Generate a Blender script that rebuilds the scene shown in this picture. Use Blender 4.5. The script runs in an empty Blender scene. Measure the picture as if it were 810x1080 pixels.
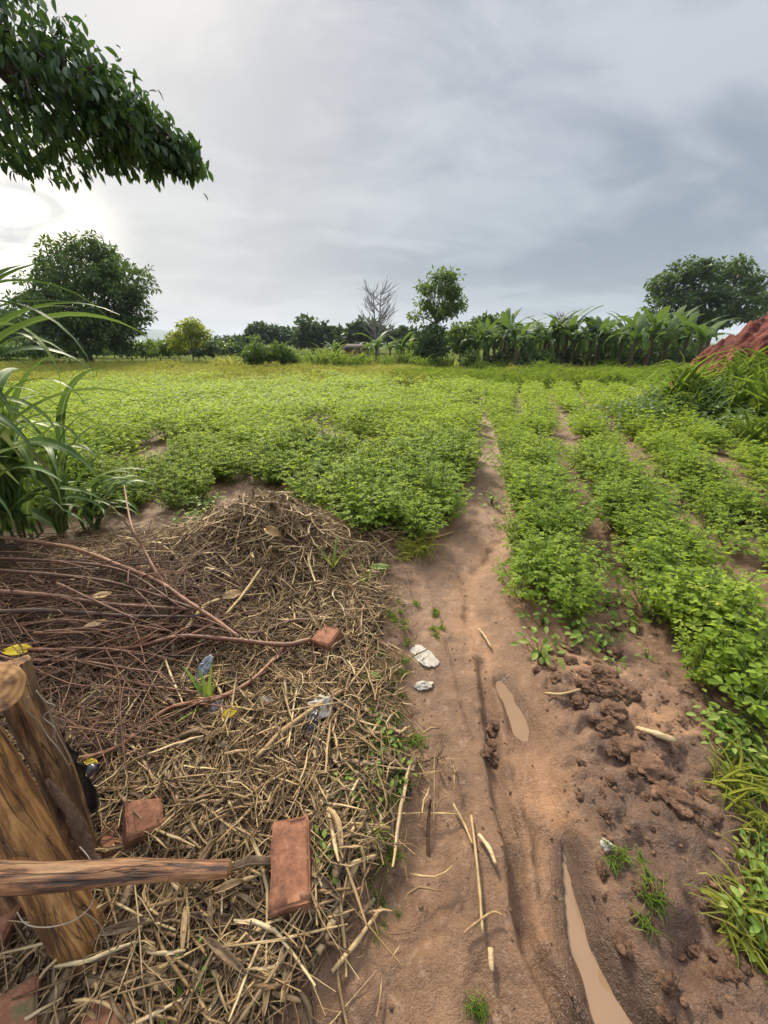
import bpy, bmesh, math, random
import numpy as np
from mathutils import Vector, Matrix, Euler, noise as mnoise

random.seed(11)
rng = np.random.default_rng(11)
SC = bpy.context.scene
COL = SC.collection
R = math.radians
PI = math.pi

# ------------------------------------------------------------------ camera
CAM_H = 1.4
PITCH = R(23.5)
FPX, CX, CY = 410.0, 405.0, 540.0            # focal length and centre in photo pixels (810 x 1080)
cam = bpy.data.cameras.new('camera')
cam.sensor_fit = 'VERTICAL'
cam.sensor_height = 36.0
cam.sensor_width = 27.0
cam.lens = 36.0 * FPX / 1080.0
cam.clip_start = 0.02
cam.clip_end = 20000
camo = bpy.data.objects.new('camera', cam)
COL.objects.link(camo)
camo.location = (0, 0, CAM_H)
camo.rotation_euler = (R(90) - PITCH, 0, 0)
SC.camera = camo

# ------------------------------------------------------------------ sky, sun, exposure
SUN_EL, SUN_AZ = R(38), R(-18)               # low in front, to the left (azimuth from +Y, positive to the right)
SC.view_settings.view_transform = 'Standard'
SC.view_settings.look = 'None'
SC.view_settings.exposure = 1.40
SC.view_settings.gamma = 1.0
SC.view_settings.use_curve_mapping = False
SC.cycles.use_denoising = True
SC.cycles.max_bounces = 8
SC.cycles.transmission_bounces = 6
SC.cycles.sample_clamp_indirect = 4.0

W = bpy.data.worlds.new('World')
SC.world = W
W.use_nodes = True
nt = W.node_tree
for n in list(nt.nodes): nt.nodes.remove(n)
def N(t, typ, **kw):
    n = t.nodes.new(typ)
    for k, v in kw.items(): setattr(n, k, v)
    return n
def L(t, a, b): t.links.new(a, b)
def mathn(t, op, a, b=None, c=None, clamp=False):
    n = N(t, 'ShaderNodeMath', operation=op); n.use_clamp = clamp
    for i, v in enumerate((a, b, c)):
        if v is None: continue
        if isinstance(v, (int, float)): n.inputs[i].default_value = v
        else: L(t, v, n.inputs[i])
    return n.outputs[0]
def mixc(t, f, a, b, blend='MIX'):
    n = N(t, 'ShaderNodeMix', data_type='RGBA', blend_type=blend)
    for sock, v in ((n.inputs[0], f), (n.inputs[6], a), (n.inputs[7], b)):
        if isinstance(v, (int, float)): sock.default_value = v
        elif isinstance(v, tuple): sock.default_value = (*v, 1) if len(v) == 3 else v
        else: L(t, v, sock)
    return n.outputs[2]
def maprange(t, v, a, b, c=0.0, d=1.0, smooth=True):
    n = N(t, 'ShaderNodeMapRange', interpolation_type='SMOOTHSTEP' if smooth else 'LINEAR')
    L(t, v, n.inputs[0])
    for i, x in enumerate((a, b, c, d)): n.inputs[1 + i].default_value = x
    return n.outputs[0]
def noisen(t, vec, scale, detail=4, rough=.55, dist=0.0):
    n = N(t, 'ShaderNodeTexNoise')
    if vec is not None: L(t, vec, n.inputs['Vector'])
    n.inputs['Scale'].default_value = scale
    n.inputs['Detail'].default_value = detail
    n.inputs['Roughness'].default_value = rough
    n.inputs['Distortion'].default_value = dist
    return n.outputs['Fac']

sky = N(nt, 'ShaderNodeTexSky', sky_type='NISHITA', sun_disc=False)
sky.sun_elevation = SUN_EL
sky.sun_rotation = SUN_AZ % (2 * PI)
sky.air_density = 1.2; sky.dust_density = 2.0
bg1 = N(nt, 'ShaderNodeBackground'); bg1.inputs[1].default_value = 0.055
L(nt, sky.outputs[0], bg1.inputs[0])
tc = N(nt, 'ShaderNodeTexCoord')
D = tc.outputs['Generated']
sep = N(nt, 'ShaderNodeSeparateXYZ'); L(nt, D, sep.inputs[0])
dx, dy, dz = sep.outputs
den = mathn(nt, 'ADD', mathn(nt, 'MAXIMUM', dz, 0.0), 0.22)
comb = N(nt, 'ShaderNodeCombineXYZ')
L(nt, mathn(nt, 'DIVIDE', dx, den), comb.inputs[0])
L(nt, mathn(nt, 'DIVIDE', dy, den), comb.inputs[1])
mp = N(nt, 'ShaderNodeMapping'); L(nt, comb.outputs[0], mp.inputs[0])
mp.inputs['Rotation'].default_value = (0, 0, R(-28)); mp.inputs['Scale'].default_value = (0.70, 1.05, 1)
mp.inputs['Location'].default_value = (3.1, 1.7, 0)
n1 = noisen(nt, mp.outputs[0], 1.1, 6, .52, .55)
n2 = noisen(nt, mp.outputs[0], 3.4, 6, .58, .6)
cl = mathn(nt, 'ADD', mathn(nt, 'MULTIPLY', n1, .68), mathn(nt, 'MULTIPLY', n2, .32))
cloudf = maprange(nt, cl, .40, .60)
# overcast: slate towards the right horizon, pearl higher up and to the left
az_right = maprange(nt, dx, -.85, .55)
low = maprange(nt, dz, .05, .56, 1.0, 0.0)
slate = mathn(nt, 'MULTIPLY', az_right, low)
dark_c = mixc(nt, slate, (.136, .152, .182), (.080, .101, .126))
lite_c = mixc(nt, slate, (.236, .246, .264), (.142, .167, .190))
ccol = mixc(nt, cloudf, dark_c, lite_c)
# cloud thins to a warm break on the left where the sun stands behind it
sx, sy, sz = math.sin(R(-39)) * math.cos(R(10.5)), math.cos(R(-39)) * math.cos(R(10.5)), math.sin(R(10.5))
dot = N(nt, 'ShaderNodeVectorMath', operation='DOT_PRODUCT')
L(nt, D, dot.inputs[0]); dot.inputs[1].default_value = (sx, sy, sz)
sd = dot.outputs['Value']
wide = mathn(nt, 'POWER', maprange(nt, sd, .55, 1.0, 0, 1, False), 2.4)
ccol = mixc(nt, mathn(nt, 'MULTIPLY', wide, .55), ccol, (.34, .325, .295))
tight = mathn(nt, 'POWER', maprange(nt, sd, .975, 1.0, 0, 1, False), 2.6)
ccol = mixc(nt, mathn(nt, 'MULTIPLY', tight, maprange(nt, n2, .3, .62)), ccol, (.85, .76, .60))
# pale band just above the horizon
hz = maprange(nt, dz, .0, .075, 1.0, 0.0)
leftish = maprange(nt, dx, .45, -.1)
ccol = mixc(nt, mathn(nt, 'MULTIPLY', mathn(nt, 'MULTIPLY', hz, leftish), .5), ccol, (.34, .305, .295))
# sky above the view is brightened to light the ground (an overcast zenith is about three times the horizon)
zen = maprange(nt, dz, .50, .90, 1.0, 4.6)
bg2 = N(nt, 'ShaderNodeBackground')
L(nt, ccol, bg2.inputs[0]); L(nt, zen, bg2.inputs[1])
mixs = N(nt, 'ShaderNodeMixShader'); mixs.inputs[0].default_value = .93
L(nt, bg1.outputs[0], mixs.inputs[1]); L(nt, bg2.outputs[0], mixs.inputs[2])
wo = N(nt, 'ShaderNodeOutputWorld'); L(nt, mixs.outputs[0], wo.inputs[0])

sun = bpy.data.lights.new('sun', 'SUN')
sun.energy = 3.0
sun.angle = R(11)
sun.color = (1.0, .89, .70)
suno = bpy.data.objects.new('sun', sun)
COL.objects.link(suno)
sdir = Vector((math.sin(SUN_AZ) * math.cos(SUN_EL), math.cos(SUN_AZ) * math.cos(SUN_EL), math.sin(SUN_EL)))
suno.rotation_euler = sdir.to_track_quat('Z', 'Y').to_euler()
suno.location = sdir * 60

# ------------------------------------------------------------------ projection helpers
def ray(px, py):
    x = (px - CX) / FPX; y = (CY - py) / FPX
    return Vector((x, math.cos(PITCH) + y * math.sin(PITCH), -math.sin(PITCH) + y * math.cos(PITCH)))
def on_z(px, py, z=0.0):
    d = ray(px, py); t = (z - CAM_H) / d.z
    return Vector((d.x * t, d.y * t, z))
def at(px, py, Y):
    d = ray(px, py); t = Y / d.y
    return Vector((d.x * t, Y, CAM_H + d.z * t))
def gnd(pts):
    return np.array([on_z(*p)[:2] for p in pts])

# ------------------------------------------------------------------ numpy noise
_perm = np.random.default_rng(5).random((256, 256))
def vnoise(x, y, seed=0):
    x = np.asarray(x, float) + seed * 17.31; y = np.asarray(y, float) + seed * 9.77
    xi = np.floor(x).astype(int); yi = np.floor(y).astype(int)
    fx = x - xi; fy = y - yi
    fx = fx * fx * (3 - 2 * fx); fy = fy * fy * (3 - 2 * fy)
    a = _perm[xi & 255, yi & 255]; b = _perm[(xi + 1) & 255, yi & 255]
    c = _perm[xi & 255, (yi + 1) & 255]; d = _perm[(xi + 1) & 255, (yi + 1) & 255]
    return (a * (1 - fx) + b * fx) * (1 - fy) + (c * (1 - fx) + d * fx) * fy
def fbm(x, y, oct=4, seed=0, gain=.5):
    s = 0; a = 1; tot = 0
    for i in range(oct):
        s = s + a * vnoise(x * 2 ** i, y * 2 ** i, seed + i); tot += a; a *= gain
    return s / tot - .5
def sstep(a, b, x):
    t = np.clip((np.asarray(x, float) - a) / (b - a), 0, 1)
    return t * t * (3 - 2 * t)
def dist_poly(x, y, P):
    best = np.full(np.shape(x), 1e9)
    for (ax, ay), (bx, by) in zip(P[:-1], P[1:]):
        vx, vy = bx - ax, by - ay
        t = np.clip(((x - ax) * vx + (y - ay) * vy) / (vx * vx + vy * vy + 1e-12), 0, 1)
        best = np.minimum(best, np.hypot(x - ax - t * vx, y - ay - t * vy))
    return best
def edge_fn(pts):
    g = gnd(pts); o = np.argsort(g[:, 1]); g = g[o]
    return lambda Y: np.interp(Y, g[:, 1], g[:, 0])

# ------------------------------------------------------------------ where things lie on the ground
path_l = edge_fn([(250, 1300), (315, 1080), (350, 1000), (405, 900), (425, 820), (428, 760), (430, 700), (425, 650), (440, 600), (462, 560), (482, 530), (489, 490), (497, 460), (500, 440), (501, 425), (503, 405), (506, 395)])
path_r = edge_fn([(800, 1300), (690, 1080), (640, 1000), (605, 900), (590, 820), (575, 760), (560, 700), (535, 650), (522, 600), (545, 560), (541, 530), (532, 490), (524, 460), (518, 440), (514, 425), (511, 405), (511, 395)])
bare_r = edge_fn([(990, 1300), (905, 1080), (850, 930), (815, 850), (775, 800), (722, 750), (700, 700), (640, 672), (560, 655), (528, 620), (530, 590), (552, 560), (541, 530), (534, 490), (526, 460), (518, 440), (514, 425), (511, 405), (511, 395)])
litter_r = edge_fn([(160, 1300), (275, 1080), (335, 1000), (365, 960), (398, 900), (412, 850), (422, 800), (420, 750), (415, 700), (405, 650), (405, 610), (415, 585), (440, 570)])
rut = gnd([(508, 690), (518, 740), (522, 790), (530, 840), (545, 890), (550, 940), (560, 990), (590, 1040), (640, 1120)])
chan = gnd([(552, 545), (520, 575), (492, 610), (497, 650), (515, 690), (545, 735), (565, 790), (585, 860), (600, 930), (628, 1000), (665, 1080), (700, 1150)])
rill = gnd([(470, 890), (468, 930), (440, 985), (410, 1040), (380, 1100)])
pud1 = gnd([(533, 712), (540, 725), (547, 742), (551, 758)])
pud2_l = edge_fn([(598, 870), (606, 935), (612, 985), (622, 1020), (632, 1060), (640, 1090), (665, 1250)])
pud2_r = edge_fn([(600, 870), (612, 935), (629, 985), (652, 1020), (684, 1065), (708, 1095), (800, 1250)])
P2_Y0, P2_Y1 = on_z(600, 1250)[1], on_z(599, 870)[1]
front_l = gnd([(-900, 545), (0, 545), (120, 536), (240, 533), (320, 548), (385, 566), (440, 572)])
def field_front(x): return np.interp(x, front_l[:, 0], front_l[:, 1]) - .10
ROW_AZ = R(19)
def row_u(x, y): return x * math.cos(ROW_AZ) - y * math.sin(ROW_AZ)
ROW0, ROWS = 0.27, 0.76
m_straw = on_z(285, 585)[:2]; m_brush = on_z(70, 640)[:2]
MOUND = (8.12, 8.45)

def masks(x, y):
    L_, R_ = path_l(y), path_r(y)
    wob = .05 * fbm(x * 4, y * 4, 3, 3)
    inpath = sstep(-.05, .06, x - L_ + wob) * sstep(-.05, .06, R_ - x + wob) * sstep(24, 20, y)
    bank = sstep(-.03, .10, x - R_ + wob) * sstep(-.25, .05, bare_r(y) - x) * sstep(1.55, 1.15, y)
    lit = sstep(.02, -.10, x - litter_r(y) + wob * 1.5) * sstep(.12, -.2, y - field_front(x) + .25 + wob * 3)
    return inpath, bank, lit
def height(x, y, fine=True):
    x = np.asarray(x, float); y = np.asarray(y, float)
    inpath, bank, lit = masks(x, y)
    h = .05 * fbm(x * .7, y * .7, 3, 1) * sstep(60, 10, y)
    field = (1 - inpath) * (1 - bank) * (1 - lit) * sstep(14, 9, y) * sstep(1.2, 2.0, y)
    right = sstep(0, .3, x - bare_r(y))
    u = row_u(x, y)
    h += field * right * .035 * np.cos((u - ROW0) / ROWS * 2 * PI)
    h += field * .05 * fbm(x * 6, y * 6, 3, 2)
    h -= inpath * .03
    d = dist_poly(x, y, rut) + .022 * fbm(x * 9, y * 9, 3, 51); h += sstep(1.6, 1.3, y) * (-.046 * np.exp(-(np.abs(d) / .027) ** 4) + .014 * np.exp(-((d - .045) / .018) ** 2) * (1 + 2 * fbm(x * 20, y * 20, 2, 53)))
    d = dist_poly(x, y, chan); h -= .018 * np.exp(-(d / .10) ** 2) + .012 * np.exp(-((d + .03 * fbm(x * 8, y * 8, 3, 67)) / .035) ** 2)
    d = dist_poly(x, y, rill); h -= .012 * np.exp(-((d + .012 * fbm(x * 14, y * 14, 2, 57)) / .013) ** 2)
    h += bank * (.035 + .10 * np.abs(fbm(x * 5, y * 5, 4, 7)) + .07 * fbm(x * 12, y * 12, 4, 9, .62))
    ex, ey = x - m_straw[0], y - m_straw[1]
    h += .33 * np.exp(-((ex / .52) ** 2 + (ey / .38) ** 2))
    ex, ey = x - m_brush[0], y - m_brush[1]
    h += .20 * np.exp(-((ex / 1.1) ** 2 + (ey / .5) ** 2))
    h += lit * .05 * fbm(x * 5, y * 5, 3, 12)
    # heap of weeds in front of the red soil heap, right
    ex, ey = x - 6.7, y - 7.5
    h += .50 * np.exp(-((ex / 1.5) ** 2 + (ey / .9) ** 2))
    if fine:
        calm = np.exp(-(dist_poly(x, y, pud1) / .10) ** 2)
        near = sstep(7, 3, np.hypot(x, y))
        h += near * (1 - calm) * (.034 * fbm(x * 16, y * 16, 3, 21) * (inpath * .55 + (1 - inpath)) + inpath * (.034 * fbm(x * 3.2, y * 3.2, 3, 25) - .016 * sstep(.12, .25, fbm(x * 7, y * 4, 2, 27)))
             + .013 * fbm(x * 34, y * 34, 2, 31) * (.5 + bank * 1.7))
    d = dist_poly(x, y, pud1)
    h -= .030 * (1 - sstep(.022, .070, d + .06 * fbm(x * 15, y * 15, 3, 61)))
    t = np.abs(x - (pud2_l(y) + pud2_r(y)) / 2) / ((pud2_r(y) - pud2_l(y)) / 2 + .012) + .7 * fbm(x * 14, y * 14, 3, 63)
    h -= .045 * (1 - sstep(.6, 1.25, t)) * sstep(P2_Y1 + .03, P2_Y1 - .05, y)
    return h
def H(x, y): return float(height(np.array([x]), np.array([y]))[0])
def gp(px, py, dz=0.0):
    p = on_z(px, py, dz)
    for _ in range(5):
        p = on_z(px, py, H(p.x, p.y) + dz)
    return p

# ------------------------------------------------------------------ mesh helpers
def make_mesh(name, V, Q=None, T=None, attrs=None, mats=(), smooth=False, mat_idx=None):
    me = bpy.data.meshes.new(name)
    V = np.asarray(V, np.float32).reshape(-1, 3)
    nq = 0 if Q is None else len(Q); ntt = 0 if T is None else len(T)
    loops = np.concatenate([np.asarray(Q, np.int32).ravel() if nq else np.zeros(0, np.int32),
                            np.asarray(T, np.int32).ravel() if ntt else np.zeros(0, np.int32)])
    me.vertices.add(len(V)); me.vertices.foreach_set('co', V.ravel())
    me.loops.add(len(loops)); me.loops.foreach_set('vertex_index', loops)
    me.polygons.add(nq + ntt)
    me.polygons.foreach_set('loop_start', np.concatenate([np.arange(nq) * 4, nq * 4 + np.arange(ntt) * 3]).astype(np.int32))
    if mat_idx is not None: me.polygons.foreach_set('material_index', np.asarray(mat_idx, np.int32))
    if smooth: me.polygons.foreach_set('use_smooth', np.ones(nq + ntt, bool))
    for k, a in (attrs or {}).items():
        a = np.asarray(a, np.float32)
        if a.ndim == 1:
            at_ = me.attributes.new(k, 'FLOAT', 'POINT'); at_.data.foreach_set('value', a)
        else:
            at_ = me.attributes.new(k, 'FLOAT_VECTOR', 'POINT'); at_.data.foreach_set('vector', a.ravel())
    for m in mats: me.materials.append(m)
    me.update(calc_edges=True); me.validate()
    return me
def link(name, me, parent=None, loc=None, rot=None):
    o = bpy.data.objects.new(name, me); COL.objects.link(o)
    if parent is not None: o.parent = parent
    if loc is not None: o.location = loc
    if rot is not None: o.rotation_euler = rot
    return o
def empty(name, loc=(0, 0, 0), rz=0):
    o = bpy.data.objects.new(name, None); COL.objects.link(o)
    o.empty_display_size = .05
    o.location = loc; o.rotation_euler = (0, 0, rz); return o
def tag(o, label=None, cat=None, group=None, kind=None):
    if label: o['label'] = label
    if cat: o['category'] = cat
    if group: o['group'] = group
    if kind: o['kind'] = kind
    return o
def dup(root, loc, rot, scale=1.0, label=None, group=None):
    r = root.copy(); COL.objects.link(r)
    r.location = loc; r.rotation_euler = rot; r.scale = (scale,) * 3 if isinstance(scale, (int, float)) else scale
    if label: r['label'] = label
    if group: r['group'] = group
    for ch in list(root.children):
        c = ch.copy(); COL.objects.link(c); c.parent = r
        for g in ch.children:
            d = g.copy(); COL.objects.link(d); d.parent = c
    return r

class Geo:
    """collects pieces as numpy arrays and links them as one mesh"""
    def __init__(s): s.V = []; s.Q = []; s.T = []; s.r = []; s.n = 0
    def add(s, V, Q=None, T=None, rnd=None):
        V = np.asarray(V, float).reshape(-1, 3)
        s.V.append(V)
        if Q is not None and len(Q): s.Q.append(np.asarray(Q, int) + s.n)
        if T is not None and len(T): s.T.append(np.asarray(T, int) + s.n)
        s.r.append(np.full(len(V), .5) if rnd is None else np.broadcast_to(np.asarray(rnd, float), (len(V),)))
        s.n += len(V)
    def mesh(s, name, mat, smooth=True):
        return make_mesh(name, np.concatenate(s.V), np.concatenate(s.Q) if s.Q else None,
                         np.concatenate(s.T) if s.T else None, {'rnd': np.concatenate(s.r)}, [mat], smooth)
    def build(s, name, mat, parent=None, smooth=True, loc=None):
        return link(name, s.mesh(name, mat, smooth), parent, loc)

def frames(F, U=None):
    """rotation matrices (N,3,3) with x axis F and z axis near U"""
    F = F / (np.linalg.norm(F, axis=1, keepdims=True) + 1e-9)
    if U is None: U = np.tile([0, 0, 1.0], (len(F), 1))
    Y = np.cross(U, F); ln = np.linalg.norm(Y, axis=1, keepdims=True)
    alt = np.cross(np.tile([1.0, 0.13, 0], (len(F), 1)), F)
    Y = np.where(ln < 1e-3, alt, Y); Y /= (np.linalg.norm(Y, axis=1, keepdims=True) + 1e-9)
    Z = np.cross(F, Y)
    return np.stack([F, Y, Z], axis=2)
def scatter(geo, tpl, P, Rm, S, rnd):
    """copies template (V,Q) to N places; S (N,) or (N,3)"""
    V, Q = tpl
    N_ = len(P)
    S = np.asarray(S, float)
    if S.ndim == 1: S = np.repeat(S[:, None], 3, 1)
    W_ = np.einsum('nij,nkj->nki', Rm, V[None] * S[:, None, :]) + P[:, None, :]
    K = len(V)
    QQ = (Q[None] + (np.arange(N_) * K)[:, None, None]).reshape(-1, 4)
    geo.add(W_.reshape(-1, 3), QQ, None, np.repeat(rnd, K))
def leaf_tpl(profile, fold=.25, droop=.15, stem=0.0):
    """leaf along +x, length 1, width 1 at the widest; 2 quads per step, folded along the rib"""
    n = len(profile); V = []; Q = []
    for i, w in enumerate(profile):
        t = i / (n - 1); z = -droop * t * t
        V += [(t, -w / 2, z + fold * w / 2), (t, 0, z), (t, w / 2, z + fold * w / 2)]
    for i in range(n - 1):
        a = i * 3; b = a + 3
        Q += [(a, a + 1, b + 1, b), (a + 1, a + 2, b + 2, b + 1)]
    return np.array(V, float), np.array(Q, int)
LEAF5 = leaf_tpl([.1, .8, 1.0, .78, .06], .22, .18)
LEAF3 = leaf_tpl([.12, 1.0, .10], .25, .12)
LEAF_OB = leaf_tpl([.10, .62, 1.0, .70], .22, .10)
def quad_leaf(): return np.array([(0, 0, 0), (.5, -.5, .08), (1, 0, -.08), (.5, .5, .08)], float), np.array([(0, 1, 2, 3)], int)
LEAF1 = quad_leaf()
def blade_tpl(n=5, w0=1.0, bend=.6, fold=.2):
    V = []; Q = []
    for i in range(n + 1):
        t = i / n; w = w0 * (1 - t ** 1.6) * .5 + .01
        a = bend * t * t * 1.4
        x = math.sin(a) * t; z = math.cos(a) * t
        V += [(x - fold * w, -w, z), (x, 0, z), (x - fold * w, w, z)]
    for i in range(n):
        a = i * 3; b = a + 3
        Q += [(a, a + 1, b + 1, b), (a + 1, a + 2, b + 2, b + 1)]
    return np.array(V, float), np.array(Q, int)

def tube(pts, rad, ns=6, seed=0, rough=0.0, cap=True):
    P = np.asarray(pts, float); n = len(P)
    rad = np.broadcast_to(np.asarray(rad, float), (n,))
    Tn = np.gradient(P, axis=0); Tn /= np.linalg.norm(Tn, axis=1, keepdims=True) + 1e-9
    ref = np.array([0, 0, 1.0]) if abs(Tn[0][2]) < .8 else np.array([1.0, 0, 0])
    V = []; g = np.random.default_rng(seed)
    u = np.cross(Tn[0], ref); u /= np.linalg.norm(u)
    for i in range(n):
        u = u - Tn[i] * np.dot(u, Tn[i]); u /= np.linalg.norm(u) + 1e-9
        v = np.cross(Tn[i], u)
        for k in range(ns):
            a = 2 * PI * k / ns
            r = rad[i] * (1 + (g.random() - .5) * 2 * rough)
            V.append(P[i] + r * (math.cos(a) * u + math.sin(a) * v))
    Q = [(i * ns + k, i * ns + (k + 1) % ns, (i + 1) * ns + (k + 1) % ns, (i + 1) * ns + k) for i in range(n - 1) for k in range(ns)]
    T = []
    if cap:
        V += [P[0], P[-1]]; c0, c1 = n * ns, n * ns + 1
        for k in range(ns):
            T.append((c0, (k + 1) % ns, k)); T.append((c1, (n - 1) * ns + k, (n - 1) * ns + (k + 1) % ns))
    return np.array(V), np.array(Q), np.array(T) if T else None
def smooth_pts(pts, m=6):
    P = [Vector(p) for p in pts]
    if len(P) < 3:
        return [P[0].lerp(P[-1], i / m) for i in range(m + 1)]
    out = []
    for i in range(len(P) - 1):
        p0 = P[max(i - 1, 0)]; p1 = P[i]; p2 = P[i + 1]; p3 = P[min(i + 2, len(P) - 1)]
        for k in range(m):
            t = k / m
            out.append(.5 * ((2 * p1) + (p2 - p0) * t + (2 * p0 - 5 * p1 + 4 * p2 - p3) * t * t + (3 * p1 - p0 - 3 * p2 + p3) * t ** 3))
    out.append(P[-1]); return out

# ------------------------------------------------------------------ materials
def new_mat(name):
    m = bpy.data.materials.new(name); m.use_nodes = True
    t = m.node_tree
    for n in list(t.nodes): t.nodes.remove(n)
    out = N(t, 'ShaderNodeOutputMaterial'); bs = N(t, 'ShaderNodeBsdfPrincipled')
    L(t, bs.outputs[0], out.inputs[0])
    return m, t, bs, out
def ramp(t, fac, stops):
    n = N(t, 'ShaderNodeValToRGB'); L(t, fac, n.inputs[0])
    cr = n.color_ramp
    while len(cr.elements) < len(stops): cr.elements.new(.5)
    for e, (p, c) in zip(cr.elements, stops): e.position = p; e.color = (*c, 1)
    return n.outputs[0]
def attr(t, name):
    n = N(t, 'ShaderNodeAttribute'); n.attribute_name = name; return n
def leaf_mat(name, stops, trans=.38, tcol=(.30, .42, .04), rough=.5, spec=.35, patch=0.0):
    m, t, bs, out = new_mat(name)
    a = attr(t, 'rnd').outputs['Fac']
    oi = N(t, 'ShaderNodeObjectInfo').outputs['Random']
    g = N(t, 'ShaderNodeNewGeometry')
    f = mathn(t, 'ADD', mathn(t, 'MULTIPLY', a, .76), mathn(t, 'MULTIPLY', oi, .24))
    if patch:
        pn = noisen(t, g.outputs['Position'], .55, 3)
        f = mathn(t, 'ADD', f, mathn(t, 'MULTIPLY', mathn(t, 'SUBTRACT', pn, .5), patch), clamp=True)
    c = ramp(t, f, stops)
    fine = noisen(t, g.outputs['Position'], 90, 2)
    c = mixc(t, .35, c, mixc(t, fine, (.55, .6, .5), (1.35, 1.3, 1.2)), 'MULTIPLY')
    L(t, c, bs.inputs['Base Color'])
    bs.inputs['Roughness'].default_value = rough
    bs.inputs['Specular IOR Level'].default_value = spec
    tr = N(t, 'ShaderNodeBsdfTranslucent')
    L(t, mixc(t, .55, c, tcol), tr.inputs[0])
    mx = N(t, 'ShaderNodeMixShader'); mx.inputs[0].default_value = trans
    L(t, bs.outputs[0], mx.inputs[1]); L(t, tr.outputs[0], mx.inputs[2]); L(t, mx.outputs[0], out.inputs[0])
    return m
def simple_mat(name, stops, scale=20, rough=.8, bump=.3, coord='Object', stretch=(1, 1, 1), spec=.3, detail=5, rnd=True, bscale=None, bdist=.01, rw=.6):
    m, t, bs, out = new_mat(name)
    tc_ = N(t, 'ShaderNodeTexCoord'); mp_ = N(t, 'ShaderNodeMapping')
    L(t, tc_.outputs[coord], mp_.inputs[0]); mp_.inputs['Scale'].default_value = stretch
    n = noisen(t, mp_.outputs[0], scale, detail, .6)
    f = maprange(t, n, .28, .72, 0, 1, False)
    if rnd:
        f = mathn(t, 'ADD', mathn(t, 'MULTIPLY', f, 1 - rw), mathn(t, 'MULTIPLY', attr(t, 'rnd').outputs['Fac'], rw))
    L(t, ramp(t, f, stops), bs.inputs['Base Color'])
    bs.inputs['Roughness'].default_value = rough
    bs.inputs['Specular IOR Level'].default_value = spec
    if bump:
        b = N(t, 'ShaderNodeBump'); b.inputs['Strength'].default_value = bump; b.inputs['Distance'].default_value = bdist
        L(t, noisen(t, mp_.outputs[0], bscale or scale * 2, 6, .65), b.inputs['Height']); L(t, b.outputs[0], bs.inputs['Normal'])
    return m

M = {}
M['crop'] = leaf_mat('groundnut_leaf', [(0, (.050, .098, .014)), (.35, (.132, .212, .023)), (.68, (.212, .304, .034)), (.93, (.33, .40, .055)), (1, (.46, .40, .06))], .46, (.55, .65, .055), .62, .2, .4)
M['crop_stem'] = simple_mat('groundnut_stem', [(0, (.07, .11, .03)), (1, (.16, .20, .06))], 30, .6, 0)
M['grass'] = leaf_mat('grass_blade', [(0, (.070, .135, .020)), (.5, (.15, .245, .032)), (.85, (.23, .31, .055)), (1, (.32, .32, .11))], .45, (.36, .46, .05), .6, .2, .4)
M['grass_dry'] = leaf_mat('seeding_grass', [(0, (.11, .16, .025)), (.45, (.24, .28, .05)), (.8, (.36, .34, .11)), (1, (.46, .39, .18))], .5, (.56, .56, .10), .6, .2, .5)
M['napier'] = leaf_mat('napier_leaf', [(0, (.022, .055, .016)), (.4, (.04, .095, .022)), (.75, (.075, .15, .03)), (1, (.16, .23, .045))], .28, (.20, .33, .05), .38, .5)
M['over'] = leaf_mat('overhanging_leaf', [(0, (.014, .034, .012)), (.5, (.028, .064, .018)), (.85, (.055, .11, .025)), (1, (.14, .20, .04))], .24, (.12, .22, .04), .45, .35)
M['tree_dark'] = leaf_mat('tree_leaf_dark', [(0, (.018, .040, .012)), (.5, (.040, .080, .018)), (.85, (.075, .13, .025)), (1, (.13, .18, .035))], .28, (.18, .28, .04), .5, .3)
M['tree_mid'] = leaf_mat('tree_leaf_mid', [(0, (.030, .060, .014)), (.5, (.07, .125, .022)), (.85, (.12, .19, .03)), (1, (.18, .24, .05))], .32, (.25, .36, .05), .5, .3)
M['tree_yellow'] = leaf_mat('tree_leaf_yellow', [(0, (.10, .15, .02)), (.5, (.19, .25, .025)), (1, (.34, .34, .04))], .4, (.45, .48, .05), .5, .3)
M['tree_far'] = leaf_mat('tree_leaf_far', [(0, (.024, .046, .020)), (.5, (.045, .078, .028)), (1, (.085, .12, .045))], .2, (.14, .22, .06), .6, .2)
M['banana'] = leaf_mat('banana_leaf', [(0, (.022, .048, .015)), (.45, (.050, .094, .024)), (.85, (.10, .155, .038)), (1, (.26, .19, .07))], .30, (.22, .34, .05), .62, .18)
M['banana_stem'] = simple_mat('banana_pseudostem', [(0, (.03, .022, .012)), (.5, (.085, .060, .028)), (1, (.12, .115, .045))], 6, .7, .3, stretch=(4, 4, .6))
M['bark'] = simple_mat('tree_bark', [(0, (.06, .048, .035)), (1, (.19, .155, .12))], 8, .9, .5, stretch=(2, 2, .5))
M['bark_grey'] = simple_mat('bare_bark', [(0, (.10, .09, .085)), (1, (.26, .235, .22))], 8, .9, .3)
M['twig'] = simple_mat('brown_twig_bark', [(.1, (.026, .012, .007)), (.45, (.085, .037, .019)), (.9, (.24, .120, .066))], 26, .6, .5, spec=.4)
M['twig_red'] = simple_mat('reddish_twig_bark', [(.1, (.075, .030, .015)), (.5, (.17, .066, .030)), (.9, (.30, .15, .075))], 30, .5, .4, spec=.45)
M['straw'] = simple_mat('dry_straw', [(.10, (.040, .022, .011)), (.36, (.105, .060, .026)), (.58, (.235, .148, .068)), (.80, (.40, .285, .138)), (1, (.62, .51, .31))], 35, .65, .2, rw=.72)
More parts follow.
